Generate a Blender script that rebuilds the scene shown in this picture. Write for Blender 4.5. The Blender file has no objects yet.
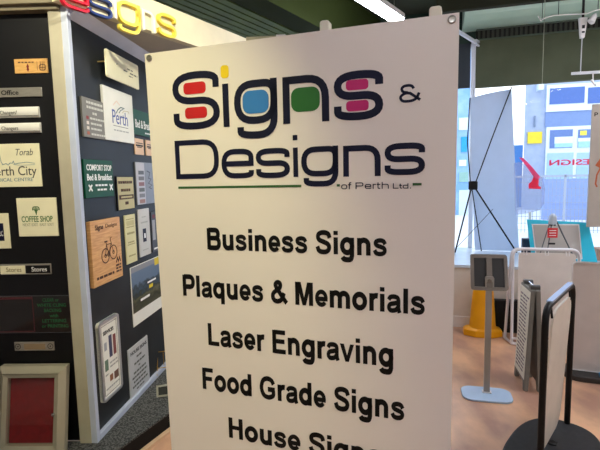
import bpy, bmesh, math, random
from mathutils import Vector, Matrix
random.seed(4)
R = math.radians
C = bpy.context.scene.collection

# ------------------------------------------------------------------ camera
H = 1.55
F_PX = 451.0
PITCH, ROLL = R(6.0), R(1.2)
FW = Vector((0, math.cos(PITCH), -math.sin(PITCH)))
UP0 = Vector((0, math.sin(PITCH), math.cos(PITCH)))
R0 = Vector((1, 0, 0))
RT = math.cos(ROLL)*R0 - math.sin(ROLL)*UP0
UP = math.cos(ROLL)*UP0 + math.sin(ROLL)*R0
CAM = Vector((0, 0, H))
cd = bpy.data.cameras.new('camera'); cam = bpy.data.objects.new('camera', cd); C.objects.link(cam)
cd.sensor_width = 36; cd.lens = F_PX/600*36; cd.clip_start = .05; cd.clip_end = 300
m = Matrix.Identity(4)
for i in range(3):
    m[i][0] = RT[i]; m[i][1] = UP[i]; m[i][2] = -FW[i]; m[i][3] = CAM[i]
cam.matrix_world = m
bpy.context.scene.camera = cam

def ray(px, py): return FW + RT*((px-300)/F_PX) - UP*((py-225)/F_PX)
def at_z(px, py, z=0.0):
    d = ray(px, py); return CAM + d*((z-H)/d.z)
def at_y(px, py, y):
    d = ray(px, py); return CAM + d*(y/d.y)

# ------------------------------------------------------------------ materials
def lin(c):
    if isinstance(c, str): c = [int(c[i:i+2], 16)/255 for i in (0, 2, 4)]
    return tuple(x/12.92 if x <= .04045 else ((x+.055)/1.055)**2.4 for x in c)+(1,)
MC = {}
def mat(name, col, rough=.5, metal=0, col2=None, scale=8, stretch=(1,1,1), bump=0, alpha=1, spec=.5, emit=0, lo=.35, hi=.65, coat=0, detail=4, bdist=.002):
    if name in MC: return MC[name]
    mt = bpy.data.materials.new(name); mt.use_nodes = True; nt = mt.node_tree
    b = nt.nodes['Principled BSDF']; L = nt.links
    b.inputs['Base Color'].default_value = lin(col); b.inputs['Roughness'].default_value = rough
    b.inputs['Metallic'].default_value = metal; b.inputs['Specular IOR Level'].default_value = spec
    b.inputs['Alpha'].default_value = alpha; b.inputs['Coat Weight'].default_value = coat
    if emit:
        b.inputs['Emission Color'].default_value = lin(col); b.inputs['Emission Strength'].default_value = emit
    tc = nt.nodes.new('ShaderNodeTexCoord'); mp = nt.nodes.new('ShaderNodeMapping')
    mp.inputs['Scale'].default_value = stretch; L.new(tc.outputs['Object'], mp.inputs['Vector'])
    nz = nt.nodes.new('ShaderNodeTexNoise'); nz.inputs['Scale'].default_value = scale; nz.inputs['Detail'].default_value = detail
    L.new(mp.outputs[0], nz.inputs['Vector'])
    cr = nt.nodes.new('ShaderNodeValToRGB')
    cr.color_ramp.elements[0].position = lo; cr.color_ramp.elements[1].position = hi
    c2 = lin(col2) if col2 else tuple(x*.93 for x in lin(col)[:3])+(1,)
    cr.color_ramp.elements[0].color = c2; cr.color_ramp.elements[1].color = lin(col)
    L.new(nz.outputs[0], cr.inputs[0]); L.new(cr.outputs[0], b.inputs['Base Color'])
    if bump:
        bp = nt.nodes.new('ShaderNodeBump'); bp.inputs['Strength'].default_value = bump; bp.inputs['Distance'].default_value = bdist
        L.new(nz.outputs[0], bp.inputs['Height']); L.new(bp.outputs[0], b.inputs['Normal'])
    MC[name] = mt; return mt

def glass_mat(name, tint='f4fbff', refl=.06):
    if name in MC: return MC[name]
    mt = bpy.data.materials.new(name); mt.use_nodes = True; nt = mt.node_tree
    for n in list(nt.nodes):
        if n.type == 'BSDF_PRINCIPLED': nt.nodes.remove(n)
    out = [n for n in nt.nodes if n.type == 'OUTPUT_MATERIAL'][0]
    t = nt.nodes.new('ShaderNodeBsdfTransparent'); t.inputs[0].default_value = lin(tint)
    g = nt.nodes.new('ShaderNodeBsdfGlossy'); g.inputs['Roughness'].default_value = .02
    mx = nt.nodes.new('ShaderNodeMixShader'); mx.inputs[0].default_value = refl
    nt.links.new(t.outputs[0], mx.inputs[1]); nt.links.new(g.outputs[0], mx.inputs[2]); nt.links.new(mx.outputs[0], out.inputs[0])
    MC[name] = mt; return mt

def translucent(name, col, f):
    mt = mat(name, col, .6); nt = mt.node_tree; b = nt.nodes['Principled BSDF']; out = [n for n in nt.nodes if n.type == 'OUTPUT_MATERIAL'][0]
    tr = nt.nodes.new('ShaderNodeBsdfTranslucent'); tr.inputs[0].default_value = lin(col); mx = nt.nodes.new('ShaderNodeMixShader'); mx.inputs[0].default_value = f
    nt.links.new(b.outputs[0], mx.inputs[1]); nt.links.new(tr.outputs[0], mx.inputs[2]); nt.links.new(mx.outputs[0], out.inputs[0]); return mt

# ------------------------------------------------------------------ frames and mesh building
class Fr:
    """upright plane: x = to the right along it, z = up, -y = towards the viewer"""
    def __init__(s, O, az):
        s.O = Vector((O[0], O[1], 0)); s.a = R(az)
        s.u = Vector((math.sin(s.a), math.cos(s.a), 0)); s.rz = math.atan2(s.u.y, s.u.x)
        s.back = Vector((-s.u.y, s.u.x, 0))
    def uv(s, px, py, off=0.0):
        d = ray(px, py); P0 = s.O - s.back*off
        t = (P0-CAM).dot(s.back)/d.dot(s.back); P = CAM + d*t
        return (P-s.O).dot(s.u), P.z
    def quad(s, LT, RT_, RB, LB, off=0.0):
        a, b, c, d = [s.uv(p[0], p[1], off) for p in (LT, RT_, RB, LB)]
        return (a[0]+d[0])/2, (b[0]+c[0])/2, (c[1]+d[1])/2, (a[1]+b[1])/2      # u0,u1,v0,v1
    def w(s, x, y, z): return s.O + s.u*x + s.back*y + Vector((0, 0, z))
    def loc(s, P):
        d = Vector((P[0], P[1], 0))-s.O; return d.dot(s.u), d.dot(s.back), P[2]
WORLD = Fr((0, 0), 90)

def tagit(o, label=None, cat=None, group=None, kind=None):
    if label: o['label'] = label
    if cat: o['category'] = cat
    if group: o['group'] = group
    if kind: o['kind'] = kind
    return o
ORG = {}
def thing(name, label, cat, fr=WORLD, o=(0, 0, 0), group=None):
    e = bpy.data.objects.new(name, None); C.objects.link(e); e.empty_display_size = .05
    e.location = fr.w(*o); e.rotation_euler = (0, 0, fr.rz)
    ORG[e.name] = (fr, Vector(o)); return tagit(e, label, cat, group)

class MB:
    def __init__(s): s.bm = bmesh.new()
    def _faces(s, vs, fs):
        v = [s.bm.verts.new(p) for p in vs]
        for f in fs:
            try: s.bm.faces.new([v[i] for i in f])
            except ValueError: pass
        return s
    def box(s, x0, x1, y0, y1, z0, z1, bev=0, seg=2):
        t = bmesh.new()
        bmesh.ops.create_cube(t, size=1, matrix=Matrix.Translation(((x0+x1)/2, (y0+y1)/2, (z0+z1)/2)) @ Matrix.Diagonal((abs(x1-x0), abs(y1-y0), abs(z1-z0), 1)))
        if bev: bmesh.ops.bevel(t, geom=t.edges[:], offset=bev, segments=seg, affect='EDGES', profile=.5)
        return s.merge(t)
    def merge(s, t):
        me = bpy.data.meshes.new('t'); t.to_mesh(me); t.free(); s.bm.from_mesh(me); bpy.data.meshes.remove(me); return s
    def prism(s, poly, y0, y1):                       # poly in (x,z)
        n = len(poly); vs = [(x, y0, z) for x, z in poly]+[(x, y1, z) for x, z in poly]
        fs = [list(range(n)), list(range(2*n-1, n-1, -1))]+[(i, i+n, (i+1) % n+n, (i+1) % n) for i in range(n)]
        return s._faces(vs, fs)
    def slab(s, poly, z0, z1):                        # poly in (x,y)
        n = len(poly); vs = [(x, y, z0) for x, y in poly]+[(x, y, z1) for x, y in poly]
        fs = [list(range(n-1, -1, -1)), list(range(n, 2*n))]+[(i, (i+1) % n, (i+1) % n+n, i+n) for i in range(n)]
        return s._faces(vs, fs)
    def tube(s, pts, r, n=10, closed=False, rr=None):
        pts = [Vector(p) for p in pts]; N = len(pts); base = len(s.bm.verts); rings = []
        prev = None
        for i, p in enumerate(pts):
            if closed: t = (pts[(i+1) % N]-pts[i-1])
            else: t = pts[min(i+1, N-1)]-pts[max(i-1, 0)]
            t.normalize()
            if prev is None:
                a = Vector((0, 0, 1)) if abs(t.z) < .9 else Vector((1, 0, 0)); e1 = t.cross(a).normalized()
            else: e1 = (prev - t*prev.dot(t)).normalized()
            prev = e1; e2 = t.cross(e1); q = rr[i] if rr else r
            rings.append([s.bm.verts.new(p+(e1*math.cos(2*math.pi*k/n)+e2*math.sin(2*math.pi*k/n))*q) for k in range(n)])
        M = N if closed else N-1
        for i in range(M):
            A, B = rings[i], rings[(i+1) % N]
            for k in range(n): s.bm.faces.new((A[k], A[(k+1) % n], B[(k+1) % n], B[k]))
        if not closed: s.bm.faces.new(rings[0][::-1]); s.bm.faces.new(rings[-1])
        return s
    def lathe(s, prof, cx=0, cy=0, n=24, axis='z', cz=0, rot=0):
        rings = []
        for r, h in prof:
            ring = []
            for k in range(n):
                a = 2*math.pi*k/n+rot; x, y = r*math.cos(a), r*math.sin(a)
                p = (cx+x, cy+y, cz+h) if axis == 'z' else (cx+x, cy+h, cz+y)
                ring.append(s.bm.verts.new(p))
            rings.append(ring)
        for A, B in zip(rings, rings[1:]):
            for k in range(n): s.bm.faces.new((A[k], A[(k+1) % n], B[(k+1) % n], B[k]))
        s.bm.faces.new(rings[0][::-1]); s.bm.faces.new(rings[-1]); return s
    def stroke(s, pts, w, y0, y1, closed=False):      # pts (x,z)
        P = [Vector(p) for p in pts]; Q = []
        for p in P:
            if not Q or (p-Q[-1]).length > 1e-6: Q.append(p)
        if closed and (Q[0]-Q[-1]).length < 1e-6: Q.pop()
        N = len(Q); Ls, Rs = [], []
        for i, p in enumerate(Q):
            a = Q[i-1] if (i > 0 or closed) else None; b = Q[(i+1) % N] if (i < N-1 or closed) else None
            d1 = (p-a).normalized() if a is not None else None; d2 = (b-p).normalized() if b is not None else None
            if d1 is None: d1 = d2
            if d2 is None: d2 = d1
            n1 = Vector((-d1.y, d1.x)); n2 = Vector((-d2.y, d2.x)); mm = (n1+n2)
            mm = mm.normalized() if mm.length > 1e-6 else n1
            k = w/2/max(.5, mm.dot(n1)); Ls.append(p+mm*k); Rs.append(p-mm*k)
        vs = [(p.x, y, p.y) for y in (y0, y1) for S in (Ls, Rs) for p in S]; fs = []
        M = N if closed else N-1
        for i in range(M):
            j = (i+1) % N
            fs += [(i, j, N+j, N+i), (2*N+j, 2*N+i, 3*N+i, 3*N+j), (i, 2*N+i, 2*N+j, j), (N+j, 3*N+j, 3*N+i, N+i)]
        if not closed: fs += [(0, N, 3*N, 2*N), (N-1, 3*N-1, 4*N-1, 2*N-1)]
        return s._faces(vs, fs)
    def raw(s, vs, fs): return s._faces(vs, fs)
    def build(s, name, m_, parent=None, fr=None, smooth=False, label=None, kind=None, bevel=0):
        bmesh.ops.recalc_face_normals(s.bm, faces=s.bm.faces)
        root = parent
        while root is not None and root.name not in ORG: root = root.parent
        if root is not None: fr2, o = ORG[root.name]
        else: fr2, o = fr or WORLD, Vector((0, 0, 0))
        me = bpy.data.meshes.new(name)
        if parent is None:
            # put the origin at the base centre of the mesh
            xs = [v.co for v in s.bm.verts]
            o = Vector(((min(v.x for v in xs)+max(v.x for v in xs))/2, (min(v.y for v in xs)+max(v.y for v in xs))/2, min(v.z for v in xs)))
        bmesh.ops.translate(s.bm, verts=s.bm.verts, vec=-o)
        s.bm.to_mesh(me); s.bm.free()
        if smooth:
            for p in me.polygons: p.use_smooth = True
        me.materials.append(m_)
        ob = bpy.data.objects.new(name, me); C.objects.link(ob)
        if parent is not None: ob.parent = parent
        else:
            ob.location = fr2.w(*o); ob.rotation_euler = (0, 0, fr2.rz); ORG[ob.name] = (fr2, o)
        if smooth:
            md = ob.modifiers.new('edges', 'EDGE_SPLIT'); md.split_angle = R(40)
        if bevel:
            md = ob.modifiers.new('bevel', 'BEVEL'); md.width = bevel; md.segments = 2
        if label: ob['label'] = label
        if kind: ob['kind'] = kind
        return ob

def struct(name, mb, m_, fr=None, parent=None, **k):
    o = mb.build(name, m_, parent, fr=fr, **k)
    if parent is None: o['kind'] = 'structure'
    return o

def rp(path, seg=6, closed=False):
    """path of (x,z,r): polyline with rounded corners"""
    out = []; n = len(path)
    for i, (x, z, r) in enumerate(path):
        p = Vector((x, z))
        if r <= 0 or (not closed and i in (0, n-1)): out.append((x, z)); continue
        a = Vector(path[i-1][:2]); b = Vector(path[(i+1) % n][:2])
        ra = min(r, (a-p).length*.5); rb = min(r, (b-p).length*.5)
        A = p+(a-p).normalized()*ra; B = p+(b-p).normalized()*rb
        for k in range(seg+1):
            t = k/seg; q = A*(1-t)**2 + p*2*t*(1-t)*1.0 + B*t*t
            # pull towards the corner for a squarer curve
            out.append((q.x, q.y))
    return out
def rrect(x0, x1, z0, z1, r, seg=5):
    pts = []
    for cx, cz, a0 in ((x1-r, z1-r, 0), (x0+r, z1-r, 90), (x0+r, z0+r, 180), (x1-r, z0+r, 270)):
        for k in range(seg+1):
            a = R(a0+90*k/seg); pts.append((cx+r*math.cos(a), cz+r*math.sin(a)))
    return pts

def glyph(ch, x0, x1, z0, z1, w):
    """wide square letterforms as centre lines; z1 = top of the x-height (or cap)"""
    a, b, c, d = x0+w/2, x1-w/2, z0+w/2, z1-w/2; h = z1-z0; mz = (c+d)/2; r = (d-c)*.30; rr = (d-c)*.5
    if ch in 'sS': return [(rp([(b, d-(d-c)*.27, 0), (b, d, rr), (a, d, rr), (a, mz, rr*.8), (b, mz, rr*.8), (b, c, rr), (a, c, rr), (a, c+(d-c)*.27, 0)]), 0)]
    if ch == 'i': m_ = (x0+x1)/2; return [([(m_, z0), (m_, z1)], 0)]
    if ch == 'g': return [(rp([(b, d+w/2, 0), (b, c-h*.34, rr), (a+w*.4, c-h*.34, rr), (a+w*.4, c-h*.14, 0)]), 0),
                          (rp([(a, c, rr), (a, d, rr), (b, d, rr*.6), (b, c, rr)], closed=True), 1)]
    if ch == 'n': return [([(a, z0), (a, z1)], 0), (rp([(a, d, 0), (b, d, rr), (b, z0, 0)]), 0)]
    if ch == 'e': return [(rp([(a, mz, 0), (b, mz, 0), (b, d, rr), (a, d, rr), (a, c, rr), (b, c, rr), (b, c+(d-c)*.22, 0)]), 0)]
    if ch == 'D': return [(rp([(a, c, 0), (a, d, 0), (b, d, rr*.9), (b, c, rr*.9)], closed=True), 1)]
    if ch == 'o': return [(rp([(a, c, rr), (a, d, rr), (b, d, rr), (b, c, rr)], closed=True), 1)]
    if ch == 'f': return [(rp([(a+(b-a)*.35, z0, 0), (a+(b-a)*.35, z1+h*.35, rr*.7), (b, z1+h*.35, 0)]), 0), ([(x0, d), (b, d)], 0)]
    if ch == 'P': return [([(a, z0), (a, z1)], 0), (rp([(a, d, 0), (b, d, rr*.6), (b, mz-w*.2, rr*.6), (a, mz-w*.2, 0)]), 0)]
    if ch == 'r': return [([(a, z0), (a, z1)], 0), (rp([(a, d-h*.1, 0), (a+(b-a)*.4, d, 0), (x1, d, 0)]), 0)]
    if ch == 't': return [(rp([(a+(b-a)*.3, z1+h*.3, 0), (a+(b-a)*.3, c, rr*.7), (x1, c, 0)]), 0), ([(x0, d), (x1, d)], 0)]
    if ch == 'h': return [([(a, z0), (a, z1+h*.38)], 0), (rp([(a, d, 0), (b, d, rr), (b, z0, 0)]), 0)]
    if ch == 'L': return [([(a, z1), (a, c), (x1, c)], 0)]
    if ch == 'd': return [([(b, z0), (b, z1+h*.38)], 0), (rp([(a, c, rr), (a, d, rr), (b, d, 0), (b, c, 0)], closed=True), 1)]
    if ch == '.': return [([(x0, z0+w/2), (x0+w*1.1, z0+w/2)], 0)]
    if ch == '&':
        W_, Hh = x1-x0, z1-z0
        pts = [(.98, .50), (.86, .16), (.62, 0.04), (.18, .04), (.05, .28), (.2, .48), (.48, .55), (.2, .58), (.12, .8), (.25, .96), (.62, .96), (.72, .76)]
        return [(rp([(x0+W_*p, z0+Hh*q, Hh*.22) for p, q in pts]), 0), ([(x0+W_*.2, z0+Hh*.55), (x0+W_*.55, z0+Hh*.5), (x0+W_*1.03, z0+Hh*.08)], 0)]
    return []
def put_glyph(mb, ch, box, w, y0, y1):
    for pts, cl in glyph(ch, *box, w): mb.stroke(pts, w, y0, y1, closed=bool(cl))

TCACHE = {}
def text_geo(s, off=0.0, shear=0.0):
    k = (s, off, shear)
    if k in TCACHE: return TCACHE[k]
    cu = bpy.data.curves.new('t', 'FONT'); cu.body = s; cu.size = 1; cu.offset = off; cu.shear = shear; cu.extrude = .5; cu.resolution_u = 3
    o = bpy.data.objects.new('t', cu); C.objects.link(o); bpy.context.view_layer.update()
    me = bpy.data.meshes.new_from_object(o.evaluated_get(bpy.context.evaluated_depsgraph_get()))
    vs = [tuple(v.co) for v in me.vertices]; fs = [tuple(p.vertices) for p in me.polygons]
    bpy.data.objects.remove(o); bpy.data.curves.remove(cu); bpy.data.meshes.remove(me)
    TCACHE[k] = (vs, fs); return vs, fs
def text(mb, s, x0, x1, z0, cap, y0, y1, off=0.0, shear=0.0, mirror=False):
    """flat lettering: cap height 'cap' standing on z0, stretched from x0 to x1"""
    hv = text_geo('H', off)[0]; hh = max(v[1] for v in hv)
    vs, fs = text_geo(s, off, shear); a, b = min(v[0] for v in vs), max(v[0] for v in vs)
    k = (x1-x0)/(b-a); kz = cap/hh
    V = []
    for v in vs:
        x = x0+(v[0]-a)*k
        if mirror: x = x1-(v[0]-a)*k
        V.append((x, y0 if v[2] > 0 else y1, z0+v[1]*kz))
    return mb._faces(V, fs)

def crv(pts, seg=5):
    """smooth curve through points"""
    P = [Vector(p) for p in pts]; P = [P[0]*2-P[1]]+P+[P[-1]*2-P[-2]]; out = []
    for i in range(1, len(P)-2):
        for k in range(seg):
            t = k/seg; a, b, c, d = P[i-1:i+3]
            q = .5*((2*b)+(c-a)*t+(2*a-5*b+4*c-d)*t*t+(3*b-a-3*c+d)*t**3); out.append((q.x, q.y))
    out.append(tuple(P[-2])); return out
def arc(cx, cz, rx, rz, a0, a1, n=14): return [(cx+rx*math.cos(R(a0+(a1-a0)*k/n)), cz+rz*math.sin(R(a0+(a1-a0)*k/n))) for k in range(n+1)]
def bold(ch):
    """heavy grotesque letters in 1/1000 em: advance, strokes (points, closed), polygons"""
    st = lambda x, a, b: ([(x, a), (x, b)], 0)
    bar = lambda a, b, z: ([(a, z), (b, z)], 0)
    bowl = (arc(292, 262, 188, 196, 0, 360, 26)[:-1], 1)
    T = {' ': (278, [], []), 'i': (278, [st(139, 0, 519), st(139, 590, 716)], []), 'l': (278, [st(139, 0, 716)], []),
     'n': (611, [st(138, 0, 519), (arc(300, 310, 165, 146, 180, 0)+[(465, 0)], 0)], []),
     'u': (611, [([(138, 519)]+arc(303, 208, 165, 146, 180, 360), 0), st(468, 0, 519)], []),
     'm': (889, [st(135, 0, 519), (arc(290, 310, 155, 146, 180, 0)+[(445, 0)], 0), (arc(600, 310, 155, 146, 180, 0)+[(755, 0)], 0)], []),
     'r': (389, [st(138, 0, 519), (arc(330, 290, 192, 165, 180, 78), 0)], []),
     'o': (611, [(arc(305, 260, 200, 200, 0, 360, 28)[:-1], 1)], []),
     'e': (556, [([(100, 240), (458, 240)]+arc(278, 260, 182, 200, 0, 322, 24), 0)], []),
     's': (556, [(crv([(462, 350), (400, 438), (275, 462), (150, 432), (118, 370), (165, 312), (290, 275), (415, 232), (448, 155), (400, 85), (275, 58), (140, 84), (84, 172)]), 0)], []),
     'S': (667, [(crv([(575, 495), (515, 620), (335, 660), (165, 618), (120, 525), (170, 430), (335, 372), (500, 305), (552, 205), (495, 98), (335, 57), (155, 98), (92, 228)]), 0)], []),
     'g': (611, [bowl, ([(472, 519), (472, -30)]+crv([(470, -55), (420, -135), (290, -152), (160, -130), (115, -70)])[1:], 0)], []),
     'q': (611, [bowl, st(472, -190, 519)], []), 'd': (611, [bowl, st(472, 0, 716)], []),
     'a': (556, [(crv([(98, 365), (150, 440), (280, 464), (405, 435), (440, 345), (440, 130), (480, 0)]), 0), (crv([(440, 300), (310, 272), (150, 235), (102, 150), (145, 72), (240, 57), (360, 90), (440, 190)]), 0)], []),
     'B': (722, [st(142, 0, 716), (rp([(142, 658, 0), (575, 658, 150), (575, 385, 150), (142, 385, 0)]), 0), (rp([(142, 385, 0), (610, 385, 170), (610, 58, 170), (142, 58, 0)]), 0)], []),
     'P': (667, [st(142, 0, 716), (rp([(142, 658, 0), (572, 658, 180), (572, 318, 180), (142, 318, 0)]), 0)], []),
     'L': (611, [st(142, 0, 716), bar(142, 575, 60)], []), 'E': (667, [st(142, 0, 716), bar(142, 612, 656), bar(142, 580, 376), bar(142, 622, 60)], []),
     'F': (611, [st(142, 0, 716), bar(142, 572, 656), bar(142, 520, 362)], []), 'H': (722, [st(142, 0, 716), st(580, 0, 716), bar(142, 580, 376)], []),
     'M': (833, [st(138, 0, 716), st(695, 0, 716)], [[(100, 716), (285, 716), (480, 0), (352, 0)], [(733, 716), (548, 716), (353, 0), (481, 0)]]),
     'v': (556, [], [[(8, 519), (155, 519), (345, 0), (212, 0)], [(548, 519), (401, 519), (211, 0), (344, 0)]]),
     'G': (778, [(crv([(655, 490), (570, 610), (395, 658), (205, 590), (118, 360), (205, 128), (395, 58), (545, 85), (640, 150), (642, 300)]), 0), bar(405, 708, 318)], []),
     '&': (722, [(crv([(690, 20), (520, 200), (270, 490), (225, 580), (270, 645), (350, 662), (425, 625), (435, 550), (380, 465), (220, 375), (120, 285), (112, 175), (170, 90), (290, 58), (420, 90), (520, 190), (588, 335)]), 0)], [])}
    return T[ch]
def bold_line(mb, s, x0, x1, z0, cap, y0, y1):
    adv = [bold(c)[0] for c in s]; tot = sum(adv)-75-60; k = (x1-x0)/tot; kz = cap/716; x = x0-75*k
    t = MB()
    for c, a in zip(s, adv):
        _, strokes, polys = bold(c)
        for pts, cl in strokes:
            hor = all(abs(p[1]-pts[0][1]) < 1 for p in pts)
            w = 150 if c in 'SG&' else 134 if (hor or c in 'sea') else 162
            sub = MB(); sub.stroke([(p[0], p[1]) for p in pts], w, y0, y1, bool(cl))
            for v in sub.bm.verts: v.co.x = x+v.co.x*k; v.co.z = z0+v.co.z*kz
            mb.merge(sub.bm)
        for P in polys: mb.prism([(x+p[0]*k, z0+p[1]*kz) for p in P], y0, y1)
        x += a*k
    t.bm.free(); return mb

# ------------------------------------------------------------------ palette
M_black = mat('black_panel', '0b0c10', .45, col2='07080a', scale=3, spec=.3)
M_char = mat('charcoal_panel', '25282a', .45, col2='1b1e20', scale=2.5, spec=.25)
M_tan = mat('cream_paint', 'aaa48e', .55, col2='9e9882', scale=5)
M_beam = mat('beige_beam_paint', '7d745f', .6, col2='706853', scale=5)
M_trimw = mat('pale_blue_white_trim', 'b4bccc', .45, col2='a9b1c2', scale=6)
M_soffit = mat('grey_soffit', 'b4ae9f', .7)
M_fascia = mat('cream_fascia', 'ddd5b2', .55)
M_white = mat('white_plastic', 'e8e6e4', .4)
M_knob = mat('ivory_plastic', 'e6e0cf', .5)
M_chrome = mat('chrome', 'c8cbd0', .15, 1)
M_steel = mat('brushed_steel', 'a9a79f', .35, .9, col2='8e8c86', scale=30, stretch=(1, 1, 12))
M_dark = mat('dark_metal', '1b1b1d', .4, .3)
M_blk = mat('black_plastic', '070708', .5, spec=.3)
M_navy = mat('navy_vinyl', '0d1130', .5, col2='0b0e28', spec=.25)
M_ink = mat('black_vinyl', '080808', .5, spec=.25)

# ------------------------------------------------------------------ planes of the place
PLAT = .11
pA = at_z(90, 440, PLAT)
A = Fr(pA, 91.5)                              # black display wall facing the camera
pB = at_z(95.6, 443.5, PLAT)
B = Fr(pB, 5.3)                               # charcoal display wall going back
pC = at_y(459, 12, 1.10)
BN = Fr(pC, 110.0)                            # big banner
pW = at_y(475, 173, 5.5)
W = Fr(pW, 106.0)                             # shop window wall
pP = at_z(462, 327, 0)
PF = Fr(pP, 106.0)                            # front of the raised window display
CEIL = 3.5

# ------------------------------------------------------------------ room shell
M_floor = mat('wood_look_floor', 'e8b890', .3, col2='b48a74', scale=3.2, stretch=(1, .6, 1), lo=.38, hi=.62, spec=.5, detail=6)
def wx(x): return W.O.y + (x-W.O.x)*W.u.y/W.u.x
XL, XR, YB = -3.2, 4.6, -2.6
Bend = [p for p in (B.w(t*.05, 0, 0) for t in range(200)) if p.y < wx(p.x)][-1]
floor_poly = [(XL, YB), (XR, YB), (XR, wx(XR)), (Bend.x, Bend.y), (B.O.x, B.O.y), (A.O.x, A.O.y), (XL, A.w(XL-A.O.x, 0, 0).y)]
struct('floor', MB().slab([(XL-.1, YB-.1), (XR+.1, YB-.1), (XR+.1, wx(XR)+.1), (XL-.1, wx(XL)+.1)], -.1, 0), M_floor)
M_ceil = mat('dark_olive_ceiling', '22270f', .85, col2='191c0a', scale=1.4)
struct('ceiling', MB().slab([(XL-.1, YB-.1), (XR+.1, YB-.1), (XR+.1, wx(XR)+.1), (XL-.1, wx(XL)+.1)], CEIL, CEIL+.1), M_ceil)
M_wall = mat('warm_white_wall', 'cfc8bb', .7)
struct('wall_right', MB().box(XR, XR+.1, YB, wx(XR), 0, CEIL), M_wall)
struct('wall_rear', MB().box(XL, XR, YB-.1, YB, 0, CEIL), M_wall)
struct('wall_left', MB().box(XL-.1, XL, YB, wx(XL), 0, CEIL), M_wall)

# display walls: A (front facing) and B (going back)
zAt = (A.uv(0, 14.5)[1]+A.uv(49, 13.5)[1])/2
xA1 = (A.uv(50, 14)[0]+A.uv(84, 439)[0])/2
xP1 = (A.uv(62, 14)[0]+A.uv(97, 443)[0])/2
struct('wall_front_display', MB().box(XL-A.O.x, xA1+.01, 0, .08, PLAT, zAt+.01), M_black, A)
struct('trim_1', MB().box(xA1, xP1, -.035, .08, PLAT, zAt, bev=.004), M_tan, A)
zSof = B.uv(63, 5)[1]
struct('trim_2', MB().box(XL-A.O.x, xP1, -.05, .12, zAt, zSof, bev=.004).box(XL-A.O.x, xP1, -.075, .1, zSof, zSof+.30, bev=.004), M_beam, A)
Blen = (Bend-B.O).length
bu0, bv1 = B.uv(69.5, 17.5); _, bv0 = B.uv(101, 431.4); bu0b, _ = B.uv(101, 431.4)
bu0 = (bu0+bu0b)/2*.62
print('wallB', bu0, bv0, bv1, 'zSof', zSof, 'zAt', zAt, 'A', A.O, 'W', W.O, 'P', PF.O, 'BN', BN.O)
struct('wall_side_display', MB().box(0.01, Blen, .012, .09, PLAT, zSof), M_char, B)
struct('trim_3', MB().box(0, bu0, -.012, .05, PLAT, zSof, bev=.003).box(bu0, Blen, -.012, .03, PLAT, bv0, bev=.003), M_trimw, B)
struct('trim_4', MB().raw([(bu0, 0.012, bv1), (Blen, .012, bv1), (Blen, -.06, zSof), (bu0, -.06, zSof), (bu0, .03, bv1), (Blen, .03, bv1), (Blen, .03, zSof), (bu0, .03, zSof)],
    [(0, 1, 2, 3), (4, 5, 6, 7), (0, 1, 5, 4), (3, 2, 6, 7), (0, 3, 7, 4), (1, 2, 6, 5)]), mat('window_lit_bevel_trim', 'dfe5f2', .4), B)  # window light on the bevel is put into this paler trim colour

# fascia with the raised "Designs" lettering, soffit behind it
FA = Fr(at_z(80, 7, zSof), 31.0)
fu0 = FA.uv(58, 0)[0]; fu1 = FA.uv(252, 52)[0]
zF1 = FA.uv(200, 19.5)[1]
print('fascia', fu0, fu1, zF1)
struct('trim_5', MB().box(fu0, fu1, 0, .05, zSof, zF1), M_fascia, FA)
a_ = FA.w(fu0, .03, 0); b_ = FA.w(fu1, .03, 0); c_ = B.w(Blen*.62, .05, 0); d_ = B.w(0, .05, 0)
struct('trim_6', MB().slab([(a_.x, a_.y), (b_.x, b_.y), (c_.x, c_.y), (d_.x, d_.y)], zSof+.002, zSof+.03), M_soffit)
LTR = [('e', (62, -9), (89, 9), 'c8102e', 'red'), ('s', (89.5, -3), (112.5, 16.5), '16306e', 'navy blue'),
       ('i', (114.5, -2), (117, 18), 'e8e4d4', 'white'),
       ('g', (118, 2), (140.5, 25), 'ead658', 'yellow'), ('n', (143, 11), (155.5, 31.5), 'f0ecd8', 'white'), ('s', (159, 14), (176.5, 37), 'e8d04c', 'yellow')]
for ch, (x0, y0), (x1, y1), col, cn in LTR:
    e = .024
    u0 = FA.uv(x0, (y0+y1)/2, e)[0]; u1 = FA.uv(x1, (y0+y1)/2, e)[0]; v1 = FA.uv((x0+x1)/2, y0, e)[1]; v0 = FA.uv((x0+x1)/2, y1, e)[1]
    mb = MB(); wd = (v1-v0)*.13
    put_glyph(mb, ch, (u0, u1, v0, v1), wd if ch != 'i' else wd*1.1, -e, 0.0)
    nm = {'first': ''}
    o = mb.build('fascia_letter', mat('letter_paint_'+col, col, .35), fr=FA, bevel=.002)
    tagit(o, {'e': 'red raised letter e on the cream fascia above the display wall', 'i': 'slim white raised letter i between the navy and yellow fascia letters',
              'g': 'yellow raised letter g hanging below the cream fascia edge', 'n': 'white raised letter n between the two yellow fascia letters'}.get(ch) or
              ('navy blue raised letter s on the cream fascia' if x0 < 100 else 'yellow raised letter s, last letter on the cream fascia'), 'sign letter', 'raised letters on the fascia')

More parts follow.
